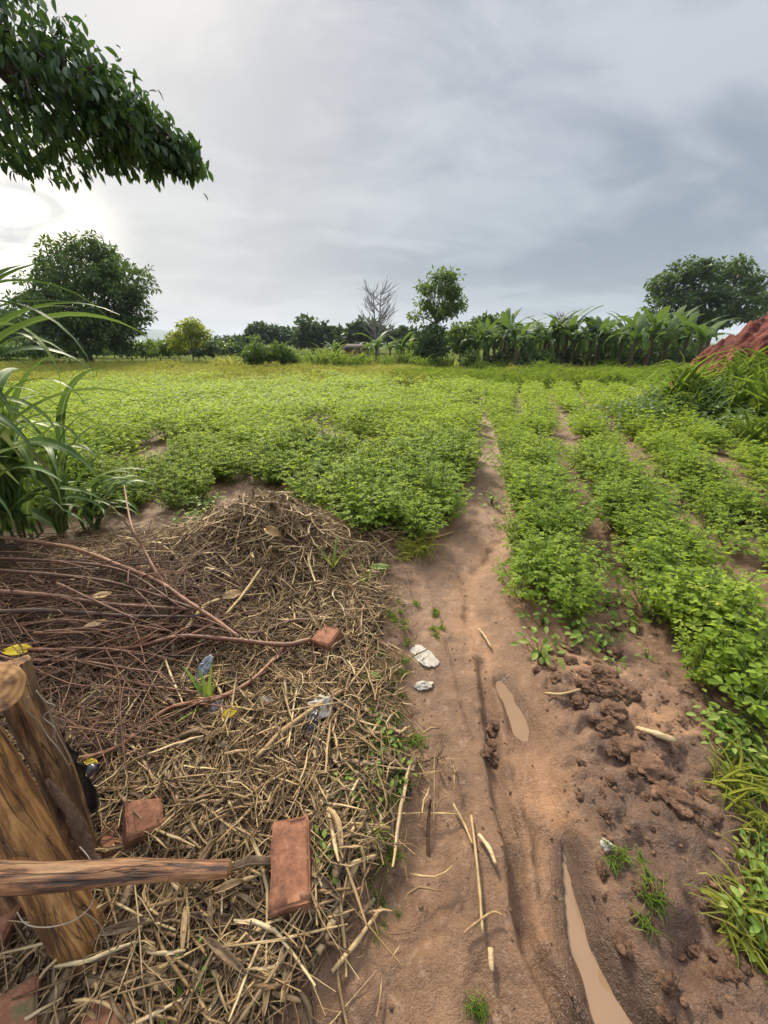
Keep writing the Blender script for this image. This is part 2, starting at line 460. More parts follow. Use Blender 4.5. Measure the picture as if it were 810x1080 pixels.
M['straw_pale'] = simple_mat('pale_dry_stalk', [(.1, (.10, .060, .030)), (.45, (.27, .180, .090)), (.75, (.45, .335, .18)), (1, (.62, .51, .32))], 30, .6, .3, rw=.65)
M['husk'] = simple_mat('dry_husk', [(0, (.12, .07, .035)), (.5, (.34, .225, .11)), (1, (.60, .47, .28))], 30, .65, .4, stretch=(.4, 3, 3))
M['shred'] = simple_mat('torn_husk', [(.1, (.040, .024, .013)), (.45, (.13, .084, .046)), (.8, (.28, .195, .112)), (1, (.46, .36, .23))], 30, .75, .5, stretch=(1, 1, 1), rw=.6)
M['litter_fine'] = simple_mat('rotting_litter', [(0, (.035, .020, .012)), (.4, (.12, .070, .035)), (.8, (.26, .17, .085)), (1, (.42, .30, .16))], 40, .85, .2)

# peeled pole wood
def wood_mat(name, c0, c1, c2, bark_amt=.35):
    m, t, bs, out = new_mat(name)
    tc_ = N(t, 'ShaderNodeTexCoord'); mp_ = N(t, 'ShaderNodeMapping')
    L(t, tc_.outputs['Object'], mp_.inputs[0]); mp_.inputs['Scale'].default_value = (14, 14, 1.6)
    grain = noisen(t, mp_.outputs[0], 3.0, 8, .66, .5)
    blot = noisen(t, tc_.outputs['Object'], 9, 4, .6, .4)
    c = ramp(t, maprange(t, grain, .3, .7), [(.15, c0), (.5, c1), (.85, c2)])
    c = mixc(t, mathn(t, 'MULTIPLY', maprange(t, blot, .5, .72), .75), c, tuple(.28 * v for v in c1))
    mp2 = N(t, 'ShaderNodeMapping'); L(t, tc_.outputs['Object'], mp2.inputs[0]); mp2.inputs['Scale'].default_value = (30, 30, 1.3)
    fine = noisen(t, mp2.outputs[0], 4.0, 6, .7, .2)
    crk = mathn(t, 'ABSOLUTE', mathn(t, 'SUBTRACT', noisen(t, mp2.outputs[0], 1.1, 3, .5, .8), .5))
    crack = maprange(t, crk, .0, .020, 1.0, 0.0)
    c = mixc(t, .55, c, mixc(t, maprange(t, fine, .35, .65), (.55, .52, .5), (1.3, 1.3, 1.3)), 'MULTIPLY')
    bk_ = maprange(t, noisen(t, tc_.outputs['Object'], 6.5, 5, .65, .8), .58, .63)
    c = mixc(t, mathn(t, 'MULTIPLY', bk_, bark_amt), c, (.055, .034, .022))
    c = mixc(t, mathn(t, 'MULTIPLY', crack, .65), c, (.025, .014, .008))
    pale = noisen(t, tc_.outputs['Object'], 4, 3)
    c = mixc(t, mathn(t, 'MULTIPLY', maprange(t, pale, .5, .7), .35), c, (.50, .33, .16))
    L(t, c, bs.inputs['Base Color']); bs.inputs['Roughness'].default_value = .62
    b = N(t, 'ShaderNodeBump'); b.inputs['Strength'].default_value = .7; b.inputs['Distance'].default_value = .006
    L(t, mathn(t, 'SUBTRACT', mathn(t, 'ADD', mathn(t, 'ADD', grain, mathn(t, 'MULTIPLY', fine, .7)), mathn(t, 'MULTIPLY', bk_, .5)), mathn(t, 'MULTIPLY', crack, 1.2)), b.inputs['Height']); L(t, b.outputs[0], bs.inputs['Normal'])
    return m
M['pole'] = wood_mat('peeled_pole_wood', (.11, .044, .012), (.30, .140, .040), (.43, .225, .075))
M['pole_dark'] = wood_mat('weathered_pole_wood', (.055, .028, .012), (.165, .080, .030), (.29, .160, .065))
M['pole_red'] = wood_mat('barked_pole_wood', (.055, .030, .018), (.27, .115, .045), (.40, .22, .10), .85)
M['pole_bark'] = simple_mat('pole_bark', [(0, (.040, .024, .014)), (.5, (.14, .082, .048)), (1, (.27, .175, .11))], 16, .85, .9, stretch=(2, 2, .6), bdist=.02)
def end_mat():
    m, t, bs, out = new_mat('sawn_end_grain')
    tc_ = N(t, 'ShaderNodeTexCoord')
    w = N(t, 'ShaderNodeTexWave', wave_type='RINGS', rings_direction='Z'); L(t, tc_.outputs['Object'], w.inputs[0])
    w.inputs['Scale'].default_value = 26; w.inputs['Distortion'].default_value = 3; w.inputs['Detail'].default_value = 3
    n = noisen(t, tc_.outputs['Object'], 12, 4)
    c = mixc(t, w.outputs['Fac'], (.33, .16, .055), (.46, .25, .095))
    c = mixc(t, maprange(t, n, .5, .62), c, (.11, .05, .024))
    L(t, c, bs.inputs['Base Color']); bs.inputs['Roughness'].default_value = .7
    return m
M['pole_end'] = end_mat()
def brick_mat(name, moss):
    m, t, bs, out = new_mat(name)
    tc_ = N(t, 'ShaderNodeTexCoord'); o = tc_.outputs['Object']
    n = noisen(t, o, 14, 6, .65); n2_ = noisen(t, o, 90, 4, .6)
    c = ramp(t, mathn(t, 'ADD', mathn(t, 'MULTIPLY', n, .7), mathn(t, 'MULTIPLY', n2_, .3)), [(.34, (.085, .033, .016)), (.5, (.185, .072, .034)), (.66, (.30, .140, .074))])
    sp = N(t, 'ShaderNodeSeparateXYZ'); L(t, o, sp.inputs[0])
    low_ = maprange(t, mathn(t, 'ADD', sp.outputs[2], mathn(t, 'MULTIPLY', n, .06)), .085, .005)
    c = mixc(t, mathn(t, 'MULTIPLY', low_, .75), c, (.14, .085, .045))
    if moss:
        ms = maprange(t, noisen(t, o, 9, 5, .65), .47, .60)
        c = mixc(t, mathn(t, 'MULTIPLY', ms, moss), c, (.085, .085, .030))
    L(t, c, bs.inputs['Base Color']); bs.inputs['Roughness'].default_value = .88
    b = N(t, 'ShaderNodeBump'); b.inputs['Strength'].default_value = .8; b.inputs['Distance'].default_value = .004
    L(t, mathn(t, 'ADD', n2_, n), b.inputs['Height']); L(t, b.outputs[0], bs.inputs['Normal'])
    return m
M['brick'] = brick_mat('burnt_clay_brick', 0); M['brick_moss_shade'] = brick_mat('mossy_shade_clay_brick', .85)

# the soil: weights from masks stored on the ground mesh (path, wet, sand, litter)
def soil_mat():
    m, t, bs, out = new_mat('red_earth')
    a1 = attr(t, 'zone_a'); a2 = attr(t, 'zone_b')
    s1 = N(t, 'ShaderNodeSeparateXYZ'); L(t, a1.outputs['Vector'], s1.inputs[0])
    s2 = N(t, 'ShaderNodeSeparateXYZ'); L(t, a2.outputs['Vector'], s2.inputs[0])
    path, wet, sand = s1.outputs; litter, green, bankm = s2.outputs
    pos = N(t, 'ShaderNodeNewGeometry').outputs['Position']
    nb = noisen(t, pos, 1.6, 5, .6, .3); nm = noisen(t, pos, 9, 6, .65, .2); nf = noisen(t, pos, 70, 5, .7); ng = noisen(t, pos, 260, 3, .6)
    field = ramp(t, mathn(t, 'ADD', mathn(t, 'MULTIPLY', nm, .6), mathn(t, 'MULTIPLY', nf, .4)), [(.3, (.085, .045, .025)), (.55, (.165, .090, .050)), (.75, (.25, .145, .085))])
    pth = ramp(t, mathn(t, 'ADD', mathn(t, 'MULTIPLY', nb, .55), mathn(t, 'MULTIPLY', nm, .45)), [(.36, (.098, .052, .027)), (.5, (.170, .092, .048)), (.63, (.25, .145, .081))])
    snd = ramp(t, mathn(t, 'ADD', mathn(t, 'MULTIPLY', nb, .4), mathn(t, 'MULTIPLY', nm, .6)), [(.3, (.21, .108, .052)), (.55, (.30, .162, .082)), (.75, (.38, .222, .12))])
    mud = ramp(t, mathn(t, 'ADD', mathn(t, 'MULTIPLY', nm, .65), mathn(t, 'MULTIPLY', nf, .35)), [(.34, (.060, .031, .018)), (.52, (.135, .071, .040)), (.70, (.27, .150, .083))])
    grs = ramp(t, nm, [(.3, (.04, .06, .015)), (.6, (.08, .11, .025)), (.8, (.12, .13, .045))])
    lit = ramp(t, mathn(t, 'ADD', mathn(t, 'MULTIPLY', nm, .5), mathn(t, 'MULTIPLY', nf, .5)), [(.35, (.040, .024, .014)), (.55, (.10, .060, .032)), (.72, (.20, .13, .065))])
    c = mixc(t, green, field, grs)
    c = mixc(t, litter, c, lit)
    c = mixc(t, bankm, c, mud)
    c = mixc(t, path, c, pth)
    c = mixc(t, sand, c, snd)
    stain = maprange(t, noisen(t, pos, 4.5, 6, .68, .5), .50, .66)
    c = mixc(t, mathn(t, 'MULTIPLY', stain, .42), c, (.15, .085, .055))
    crust = maprange(t, noisen(t, pos, 24, 5, .7, .3), .54, .68)
    c = mixc(t, mathn(t, 'MULTIPLY', crust, .34), c, (.40, .27, .185))
    c = mixc(t, mathn(t, 'MULTIPLY', wet, .85), c, mixc(t, nm, (.045, .025, .016), (.098, .056, .035)))
    # grit and small crumbs
    grit = maprange(t, ng, .56, .72)
    c = mixc(t, mathn(t, 'MULTIPLY', grit, .28), c, (.42, .28, .17))
    pit = maprange(t, nf, .60, .72)
    c = mixc(t, mathn(t, 'MULTIPLY', pit, .45), c, (.09, .05, .03))
    L(t, c, bs.inputs['Base Color'])
    rgh = mathn(t, 'SUBTRACT', .70, mathn(t, 'ADD', mathn(t, 'MULTIPLY', path, mathn(t, 'MULTIPLY', nb, .42)), mathn(t, 'ADD', mathn(t, 'MULTIPLY', wet, .36), mathn(t, 'MULTIPLY', sand, .12))), None)
    L(t, rgh, bs.inputs['Roughness']); L(t, mathn(t, 'MULTIPLY', mathn(t, 'SUBTRACT', 1.0, green), .42), bs.inputs['Specular IOR Level'])
    b = N(t, 'ShaderNodeBump'); b.inputs['Strength'].default_value = 1.0; b.inputs['Distance'].default_value = .020
    hh = mathn(t, 'ADD', mathn(t, 'ADD', mathn(t, 'MULTIPLY', nm, .8), mathn(t, 'MULTIPLY', nf, .55)), mathn(t, 'MULTIPLY', ng, .22))
    L(t, hh, b.inputs['Height']); L(t, b.outputs[0], bs.inputs['Normal'])
    return m
M['soil'] = soil_mat()
M['clod'] = simple_mat('mud_clod', [(0, (.060, .031, .018)), (.5, (.140, .074, .042)), (1, (.28, .155, .088))], 16, .85, 1.0, rnd=False, bscale=55, bdist=.02)
M['red_soil'] = simple_mat('red_laterite', [(.1, (.036, .008, .005)), (.5, (.115, .023, .013)), (.9, (.20, .052, .030))], 3.2, .9, .9, rnd=False, bscale=9, bdist=.08)
def water_mat():
    m, t, bs, out = new_mat('muddy_water')
    pos = N(t, 'ShaderNodeNewGeometry').outputs['Position']
    n = noisen(t, pos, 7, 3)
    L(t, mixc(t, n, (.16, .098, .054), (.22, .138, .080)), bs.inputs['Base Color'])
    bs.inputs['Roughness'].default_value = .02; bs.inputs['IOR'].default_value = 1.33; bs.inputs['Specular IOR Level'].default_value = .5
    b = N(t, 'ShaderNodeBump'); b.inputs['Strength'].default_value = .06; b.inputs['Distance'].default_value = .004
    L(t, noisen(t, pos, 30, 2), b.inputs['Height']); L(t, b.outputs[0], bs.inputs['Normal'])
    return m
M['water'] = water_mat()
def plastic(name, c, rough=.35, trans=0):
    m, t, bs, out = new_mat(name)
    pos = N(t, 'ShaderNodeTexCoord').outputs['Object']
    n = noisen(t, pos, 24, 4)
    L(t, mixc(t, maprange(t, n, .5, .7), c, tuple(.55 * a + .45 * b for a, b in zip(c, (.20, .12, .07)))), bs.inputs['Base Color'])
    bs.inputs['Roughness'].default_value = rough
    return m
M['white_plastic'] = plastic('soiled_white_plastic', (.29, .26, .21), .6)
M['black_plastic'] = plastic('black_plastic', (.018, .018, .020), .3)
M['blue_plastic'] = plastic('grey_blue_plastic', (.115, .135, .155), .35)
M['wire'] = plastic('rusty_wire', (.30, .25, .18), .45)
M['yellow_leaf'] = leaf_mat('yellow_leaf', [(0, (.55, .38, .02)), (.6, (.72, .52, .03)), (1, (.40, .42, .05))], .25, (.8, .6, .05), .5)
M['tan_leaf'] = leaf_mat('tan_leaf', [(0, (.30, .17, .07)), (.6, (.46, .30, .14)), (1, (.58, .42, .24))], .15, (.5, .3, .1), .6)
M['weed'] = leaf_mat('weed_leaf', [(0, (.06, .115, .018)), (.5, (.13, .205, .03)), (.85, (.21, .28, .05)), (1, (.33, .31, .10))], .35, (.40, .50, .06), .55, .28)
M['dark_thatch'] = simple_mat('dark_thatch', [(0, (.03, .025, .02)), (1, (.10, .08, .055))], 10, .9, .4)
M['mud_wall'] = simple_mat('brick_wall', [(0, (.27, .125, .07)), (1, (.45, .24, .15))], 9, .9, .3)
M['hill'] = simple_mat('wooded_hill', [(0, (.030, .055, .022)), (.5, (.055, .090, .032)), (1, (.10, .13, .05))], .012, 1, 0, coord='Object', rnd=False)

# ------------------------------------------------------------------ setting: ground, hills, water
def axis(lo, hi, step, far, g=1.075):
    core = list(np.arange(lo, hi, step))
    a = core[-1]; s = step
    while a < far: s *= g; a += s; core.append(a)
    a = core[0]; s = step; pre = []
    while a > -far: s *= g; a -= s; pre.append(a)
    return np.array(pre[::-1] + core)
xs = axis(-1.4, 1.9, .0115, 4500, 1.07)
ysp = axis(.15, 3.0, .0115, 4500, 1.07)
ys = ysp[ysp > -30]
X, Y = np.meshgrid(xs, ys); gx, gy = X.ravel(), Y.ravel()
gz = height(gx, gy)
nx, ny = len(xs), len(ys)
idx = np.arange(nx * ny).reshape(ny, nx)
Q = np.stack([idx[:-1, :-1].ravel(), idx[:-1, 1:].ravel(), idx[1:, 1:].ravel(), idx[1:, :-1].ravel()], 1)
inpath, bank, lit = masks(gx, gy)
wn = fbm(gx * 7, gy * 7, 3, 41)
wet = np.clip((.35 + .9 * sstep(-.12, .12, fbm(gx * 11, gy * 11, 3, 47))) * np.exp(-((dist_poly(gx, gy, rut) + .03 * wn) / (.030 + .04 * fbm(gx * 3, gy * 3, 2, 43))) ** 2) * sstep(1.6, 1.35, gy), 0, 1)
wet = np.maximum(wet, .75 * np.exp(-(dist_poly(gx, gy, pud1) / .085) ** 2))
tt = np.abs(gx - (pud2_l(gy) + pud2_r(gy)) / 2) / ((pud2_r(gy) - pud2_l(gy)) / 2 + .03)
wet = np.maximum(wet, 1.0 * (1 - sstep(.9, 2.3, tt + wn)) * sstep(P2_Y1 + .05, P2_Y1 - .05, gy))
lo_r = sstep(.0, .35, gx - path_r(gy)) * bank
wet = np.maximum(wet, .62 * bank * sstep(1.25, .75, gy + wn * .5))
blob = gnd([(500, 930), (510, 960)]); wet = np.maximum(wet, .5 * np.exp(-(dist_poly(gx, gy, blob) / .05) ** 2))
wet = np.maximum(wet, .35 * np.exp(-(dist_poly(gx, gy, rill) / .018) ** 2))
sand = np.exp(-(dist_poly(gx, gy, chan) / (.105 + .05 * wn)) ** 2) * (1 - wet)
osp = gnd([(548, 540), (556, 552)]); sand = np.maximum(sand, np.exp(-(dist_poly(gx, gy, osp) / .22) ** 2) * .9)
rs = gnd([(600, 690), (640, 720), (700, 770), (735, 830)]); sand = np.maximum(sand, .8 * np.exp(-(dist_poly(gx, gy, rs) / .12) ** 2) * sstep(-.1, .15, wn))
rs2 = gnd([(560, 640), (600, 680)]); sand = np.maximum(sand, .9 * np.exp(-(dist_poly(gx, gy, rs2) / .16) ** 2))
green = sstep(10.5, 14, gy + wn)
gme = make_mesh('ground', np.stack([gx, gy, gz], 1), Q, None,
                {'zone_a': np.stack([inpath, wet, sand], 1), 'zone_b': np.stack([lit, green, bank], 1)}, [M['soil']], True)
tag(link('ground', gme), 'red earth ground of field and footpath', kind='structure')

def ribbon_water(name, outline, z, label):
    bm = bmesh.new()
    bm.faces.new([bm.verts.new((p[0], p[1], z)) for p in outline])
    bmesh.ops.triangulate(bm, faces=bm.faces[:])
    me = bpy.data.meshes.new(name); bm.to_mesh(me); bm.free(); me.materials.append(M['water'])
    tag(link(name, me), label, kind='structure')
# puddle in the footpath hollow
pc = pud1; zc = min(float(height(np.array([p[0]]), np.array([p[1]]), False)[0]) for p in pc)
out = []
axd = pc[-1] - pc[0]; axl = np.linalg.norm(axd); axd = axd / axl; nrm = np.array([-axd[1], axd[0]]); c0 = (pc[0] + pc[-1]) / 2
for k in range(40):
    a = 2 * PI * k / 40
    out.append(c0 + axd * math.cos(a) * (axl / 2 + .11) + nrm * math.sin(a) * (.085))
ribbon_water('puddle', out, zc + .012, 'small muddy puddle in the footpath')
yy = np.linspace(P2_Y0 + .01, P2_Y1 + .02, 24)
zz = min(float(height(np.array([(pud2_l(y) + pud2_r(y)) / 2]), np.array([y]), False)[0]) for y in yy[6:])
ribbon_water('puddle', [(float(pud2_r(y)) + .03, y) for y in yy] + [(float(pud2_l(y)) - .03, y) for y in yy[::-1]], zz + .026, 'long muddy puddle at the edge of the footpath')

# hills
def hill(pts, Y0, depth, seed):
    g = []
    for px, py in pts: g.append(at(px, py, Y0))
    hx = np.array([p.x for p in g]); hzv = np.array([p.z for p in g])
    xx = np.linspace(hx[0], hx[-1], 160); vv = np.linspace(-1, 1, 24)
    XX, VV = np.meshgrid(xx, vv)
    ZZ = np.interp(XX, hx, hzv) * np.cos(VV * PI / 2) ** 1.3 * (1 + .12 * fbm(XX * .012, VV * 4, 3, seed)) + 6 * fbm(XX * .03, VV * 12, 2, seed + 3) - 2
    V = np.stack([XX.ravel(), (Y0 + VV * depth).ravel(), ZZ.ravel()], 1)
    ii = np.arange(160 * 24).reshape(24, 160)
    Qh = np.stack([ii[:-1, :-1].ravel(), ii[:-1, 1:].ravel(), ii[1:, 1:].ravel(), ii[1:, :-1].ravel()], 1)
    tag(link('hill', make_mesh('hill', V, Qh, None, None, [M['hill']], True)), 'low wooded hill on the far horizon', kind='structure')
hill([(-420, 358), (-200, 345), (0, 338), (90, 342), (165, 347), (215, 353), (262, 355), (330, 358), (420, 361)], 2300, 500, 3)
hill([(100, 360), (300, 355), (420, 356), (560, 352), (700, 350), (860, 351), (1100, 352), (1400, 359)], 3000, 500, 8)

# ------------------------------------------------------------------ trees
def tree(name, label, base, trunk_h, lobes, leaf, mat, bark, ncl, per, seed, lean=(0, 0), trunk_r=.18, spread=.5, group=None, tpl=LEAF1, droop=.35, cat='tree', shell=.45, limbs=True, up=.5, aspect=.45):
    """lobes: (dx, dy, z, rx, ry, rz) relative to the base; the crown is leaf sprays on twigs through the lobes"""
    g = np.random.default_rng(seed)
    root = tag(empty(name, base), label, cat, group)
    wts = np.array([l[3] * l[5] + .02 for l in lobes]); wts /= wts.sum()
    which = g.choice(len(lobes), ncl, p=wts)
    d = g.normal(size=(ncl, 3)); d /= np.linalg.norm(d, axis=1, keepdims=True)
    rr = shell + (1 - shell) * g.random(ncl) ** .6
    Lb = np.array(lobes, float)
    d[:, 2] = np.where(d[:, 2] < -.35, d[:, 2] * .55, d[:, 2])
    C = Lb[which, :3] + d * rr[:, None] * Lb[which, 3:6] * (1 + .22 * g.normal(size=(ncl, 1)) * .7)
    tr = Geo()
    top = np.array([lean[0], lean[1], trunk_h])
    mid = top * .5 + np.array([g.normal() * .04, g.normal() * .04, 0]) * trunk_h
    tp = smooth_pts([(0, 0, -.1), tuple(mid), tuple(top)], 4)
    V, Qd, T = tube(tp, np.linspace(trunk_r * 1.25, trunk_r * .7, len(tp)), 8, seed, .12); tr.add(V, Qd, T, .4)
    if limbs:
        for k, l in enumerate(lobes):
            c = np.array(l[:3]); m_ = top * .45 + c * .55 + np.array([0, 0, -.12 * l[5]])
            lp = smooth_pts([tuple(top * .93), tuple(m_), tuple(c)], 4)
            V, Qd, T = tube(lp, np.linspace(trunk_r * .55, trunk_r * .16, len(lp)), 5, seed + k, .1); tr.add(V, Qd, T, .5)
            mine = np.where(which == k)[0][:9]
            for q in mine:
                lp = smooth_pts([tuple(c * .8 + m_ * .2), tuple((c + C[q]) / 2 + np.array([0, 0, .06])), tuple(C[q])], 3)
                V, Qd, T = tube(lp, np.linspace(trunk_r * .16, trunk_r * .04, len(lp)), 4, 1, 0, False); tr.add(V, Qd, T, .5)
    tr.build('trunk', bark, root)
    n = ncl * per
    cc = np.repeat(np.arange(ncl), per)
    o = g.normal(size=(n, 3)); o /= np.linalg.norm(o, axis=1, keepdims=True)
    rad = spread * g.random(n) ** .5
    P = C[cc] + o * rad[:, None] * np.array([1, 1, .62])
    F = o * .8 + g.normal(size=(n, 3)) * .45; F[:, 2] -= droop
    U = g.normal(size=(n, 3)) * .55; U[:, 2] += up
    clr = g.random(ncl)
    rnd = np.clip(.30 * clr[cc] + .70 * g.random(n), 0, 1)
    S = leaf * (.65 + .7 * g.random(n)); S = np.stack([S, S * aspect / (1 if tpl is not LEAF1 else .7), S], 1)
    cg = Geo(); scatter(cg, tpl, P, frames(F, U), S, rnd)
    cg.build('crown', mat, root, smooth=False)
    return root
def px_lobes(base, Y, specs):
    """lobes measured on the photo: (px, py, half width px, half height px, depth factor, dY)"""
    out = []
    for (px, py, wx, hy, dep, dY) in specs:
        c = at(px, py, Y + dY); e = at(px + wx, py, Y + dY); f = at(px, py - hy, Y + dY)
        rx = abs(e.x - c.x); rz = abs(f.z - c.z)
        out.append((c.x - base.x, c.y - base.y, c.z - base.z, rx, rx * dep, rz))
    return out
def ptree(name, label, px, Y, specs, th, leaf, mat, ncl, per, seed, bark=None, **kw):
    b = at(px, 365, Y); base = Vector((b.x, Y, H(b.x, Y)))
    return tree(name, label, base, th, px_lobes(base, Y, specs), leaf, mat, bark or M['bark'], ncl, per, seed, **kw)

# large dark tree at the left end of the field
ptree('broadleaf_tree', 'big dark round-crowned tree at the left end of the field', 92, 25,
      [(92, 285, 40, 36, 1, 0), (62, 305, 34, 32, 1, .5), (122, 300, 34, 32, 1, -.3), (45, 330, 22, 26, 1, 0), (138, 330, 22, 28, 1, 0), (90, 325, 45, 30, 1, -1), (118, 345, 32, 20, 1, -.8), (66, 345, 34, 22, 1, -.8), (85, 362, 48, 12, 1, -1), (120, 362, 26, 12, 1, -1), (52, 362, 26, 12, 1, -1), (105, 265, 22, 16, 1, 0), (75, 268, 20, 16, 1, 0)],
      2.0, .25, M['tree_dark'], 620, 30, 3, trunk_r=.24, spread=.36, tpl=LEAF3, aspect=.42, up=.9, shell=.3)
ptree('broadleaf_tree', 'dark tree half hidden behind tall grass at the left edge', 4, 38, [(-12, 335, 26, 18, 1, 0), (14, 345, 24, 16, 1, 0), (0, 360, 34, 14, 1, 0)], 2, .4, M['tree_far'], 120, 24, 4, spread=.8)
ptree('young_tree', 'small yellow-green tree standing alone right of the big dark tree', 201, 25,
      [(200, 349, 13, 9, 1, 0), (190, 356, 11, 8, 1, 0), (212, 353, 9, 8, 1, 0), (203, 341, 8, 7, 1, 0), (188, 365, 8, 6, 1, .3), (206, 362, 10, 5, 1, 0)], .9, .19, M['tree_yellow'], 110, 18, 5, trunk_r=.05, spread=.26, tpl=LEAF3)
ptree('shrub', 'pale loose shrub under the small yellow-green tree', 182, 26, [(180, 366, 13, 8, 1, 0), (170, 370, 12, 6, 1, 0)], .4, .16, M['tree_mid'], 60, 16, 6, trunk_r=.04, spread=.25, cat='shrub')
ptree('shrub', 'round bright green shrub, left of a pair in the grass', 271, 19, [(271, 370, 13, 13, 1, 0), (266, 377, 10, 9, 1, 0), (276, 379, 10, 8, 1, 0)], .4, .15, M['tree_mid'], 110, 18, 7, trunk_r=.05, spread=.2, cat='shrub', tpl=LEAF3)
ptree('shrub', 'round bright green shrub, right of a pair in the grass', 296, 19.5, [(294, 373, 14, 11, 1, 0), (302, 378, 11, 8, 1, 0)], .4, .15, M['tree_mid'], 110, 18, 8, trunk_r=.05, spread=.2, cat='shrub', tpl=LEAF3)
far = [
 (274, 70, [(273, 348, 7, 5, 1, 0), (279, 353, 8, 6, 1, 0), (268, 356, 8, 5, 1, 0)], 'dark distant tree with a small knob of a top, behind the shrubs'),
 (296, 72, [(292, 354, 13, 8, 1, 0), (306, 356, 10, 7, 1, 0)], 'broad grey-green distant tree above the right shrub'),
 (330, 58, [(329, 348, 13, 9, 1, 0), (337, 355, 12, 8, 1, 0), (321, 357, 9, 7, 1, 0)], 'mid green distant tree left of the bare tree'),
 (356, 64, [(354, 355, 10, 8, 1, 0), (364, 358, 9, 6, 1, 0)], 'small distant tree between two larger far trees'),
 (385, 60, [(386, 345, 12, 9, 1, 0), (398, 354, 14, 9, 1, 0), (375, 355, 12, 8, 1, 0)], 'dark dome-shaped distant tree behind the bare tree'),
 (240, 80, [(238, 363, 16, 5, 1, 0), (255, 362, 10, 5, 1, 0)], 'low distant tree below the far hill'),
 (425, 60, [(428, 356, 12, 7, 1, 0)], 'small dark distant tree left of the slender tree'),
]
for i, (px, Yd, sp, lb) in enumerate(far):
    ptree('distant_tree', lb, px, Yd, sp, 2.0, .75, M['tree_far'], 75, 22, 20 + i, spread=.95, trunk_r=.25, group='far trees behind the field', limbs=False)
ptree('slender_tree', 'tall slender airy tree standing above the banana plants', 459, 25,
      [(467, 290, 15, 9, 1, 0), (455, 304, 13, 9, 1, 0), (474, 308, 12, 9, 1, 0), (478, 322, 13, 7, 1, 0), (452, 322, 12, 8, 1, 0), (442, 334, 9, 6, 1, 0), (484, 325, 8, 5, 1, 0), (466, 330, 13, 8, 1, 0)],
      2.6, .20, M['tree_mid'], 190, 17, 30, trunk_r=.10, spread=.32, tpl=LEAF3, shell=.2)
ptree('dense_shrub', 'dark dense bush at the foot of the slender tree', 456, 24, [(455, 352, 13, 12, 1, 0), (458, 367, 15, 14, 1, 0), (446, 372, 10, 10, 1, 0)], .8, .2, M['tree_dark'], 130, 20, 31, trunk_r=.06, spread=.3, cat='shrub', tpl=LEAF3)
ptree('dense_shrub', 'mid green bush just right of the slender tree', 486, 26, [(484, 356, 13, 12, 1, 0), (492, 366, 14, 11, 1, 0)], .8, .22, M['tree_mid'], 110, 20, 32, trunk_r=.06, spread=.3, cat='shrub')
ptree('broadleaf_tree', 'dark round tree behind the left end of the banana row', 512, 34, [(506, 345, 14, 9, 1, 0), (520, 344, 15, 9, 1, 0), (513, 356, 24, 12, 1, 0)], 2, .32, M['tree_dark'], 160, 22, 33, spread=.5)
# backing thicket behind the bananas, tree by tree
for i, (px, top, w) in enumerate([(545, 350, 20), (573, 352, 19), (600, 350, 20), (628, 352, 20), (657, 349, 20), (684, 346, 20), (712, 345, 20), (545, 362, 22), (590, 363, 22), (640, 362, 22), (690, 362, 22)]):
    ptree('hedge_tree', 'dark leafy tree of the thicket behind the banana plants', px, 36 + (i % 3), [(px, top + 14, w, 8, .8, 0), (px + 6, top + 24, w, 10, .8, 0)], 1.5, .34, M['tree_dark'] if i % 2 else M['tree_far'], 90, 20, 40 + i, spread=.55, trunk_r=.12, group='thicket trees behind the bananas', limbs=False)
ptree('spreading_tree', 'large dark umbrella-crowned tree beyond the red soil heap', 742, 42,
      [(705, 300, 20, 14, 1, 0), (726, 288, 24, 13, 1, 0), (752, 284, 26, 12, 1, 0), (780, 291, 22, 13, 1, 0), (796, 302, 12, 14, 1, 0), (740, 308, 30, 13, 1, -1), (772, 314, 28, 14, 1, -1), (712, 318, 22, 12, 1, -1), (748, 328, 32, 12, 1, -1), (692, 312, 10, 9, 1, 0), (705, 332, 20, 9, 1, -1), (775, 332, 26, 10, 1, -1), (740, 340, 36, 8, 1, -1)],
      3.0, .36, M['tree_dark'], 330, 28, 60, trunk_r=.4, spread=.50, up=1.0, shell=.45)
ptree('broadleaf_tree', 'green tree cut by the right edge behind the red heap', 822, 44, [(822, 312, 14, 12, 1, 0), (818, 330, 16, 14, 1, 0)], 3, .4, M['tree_dark'], 90, 22, 61, spread=.6)

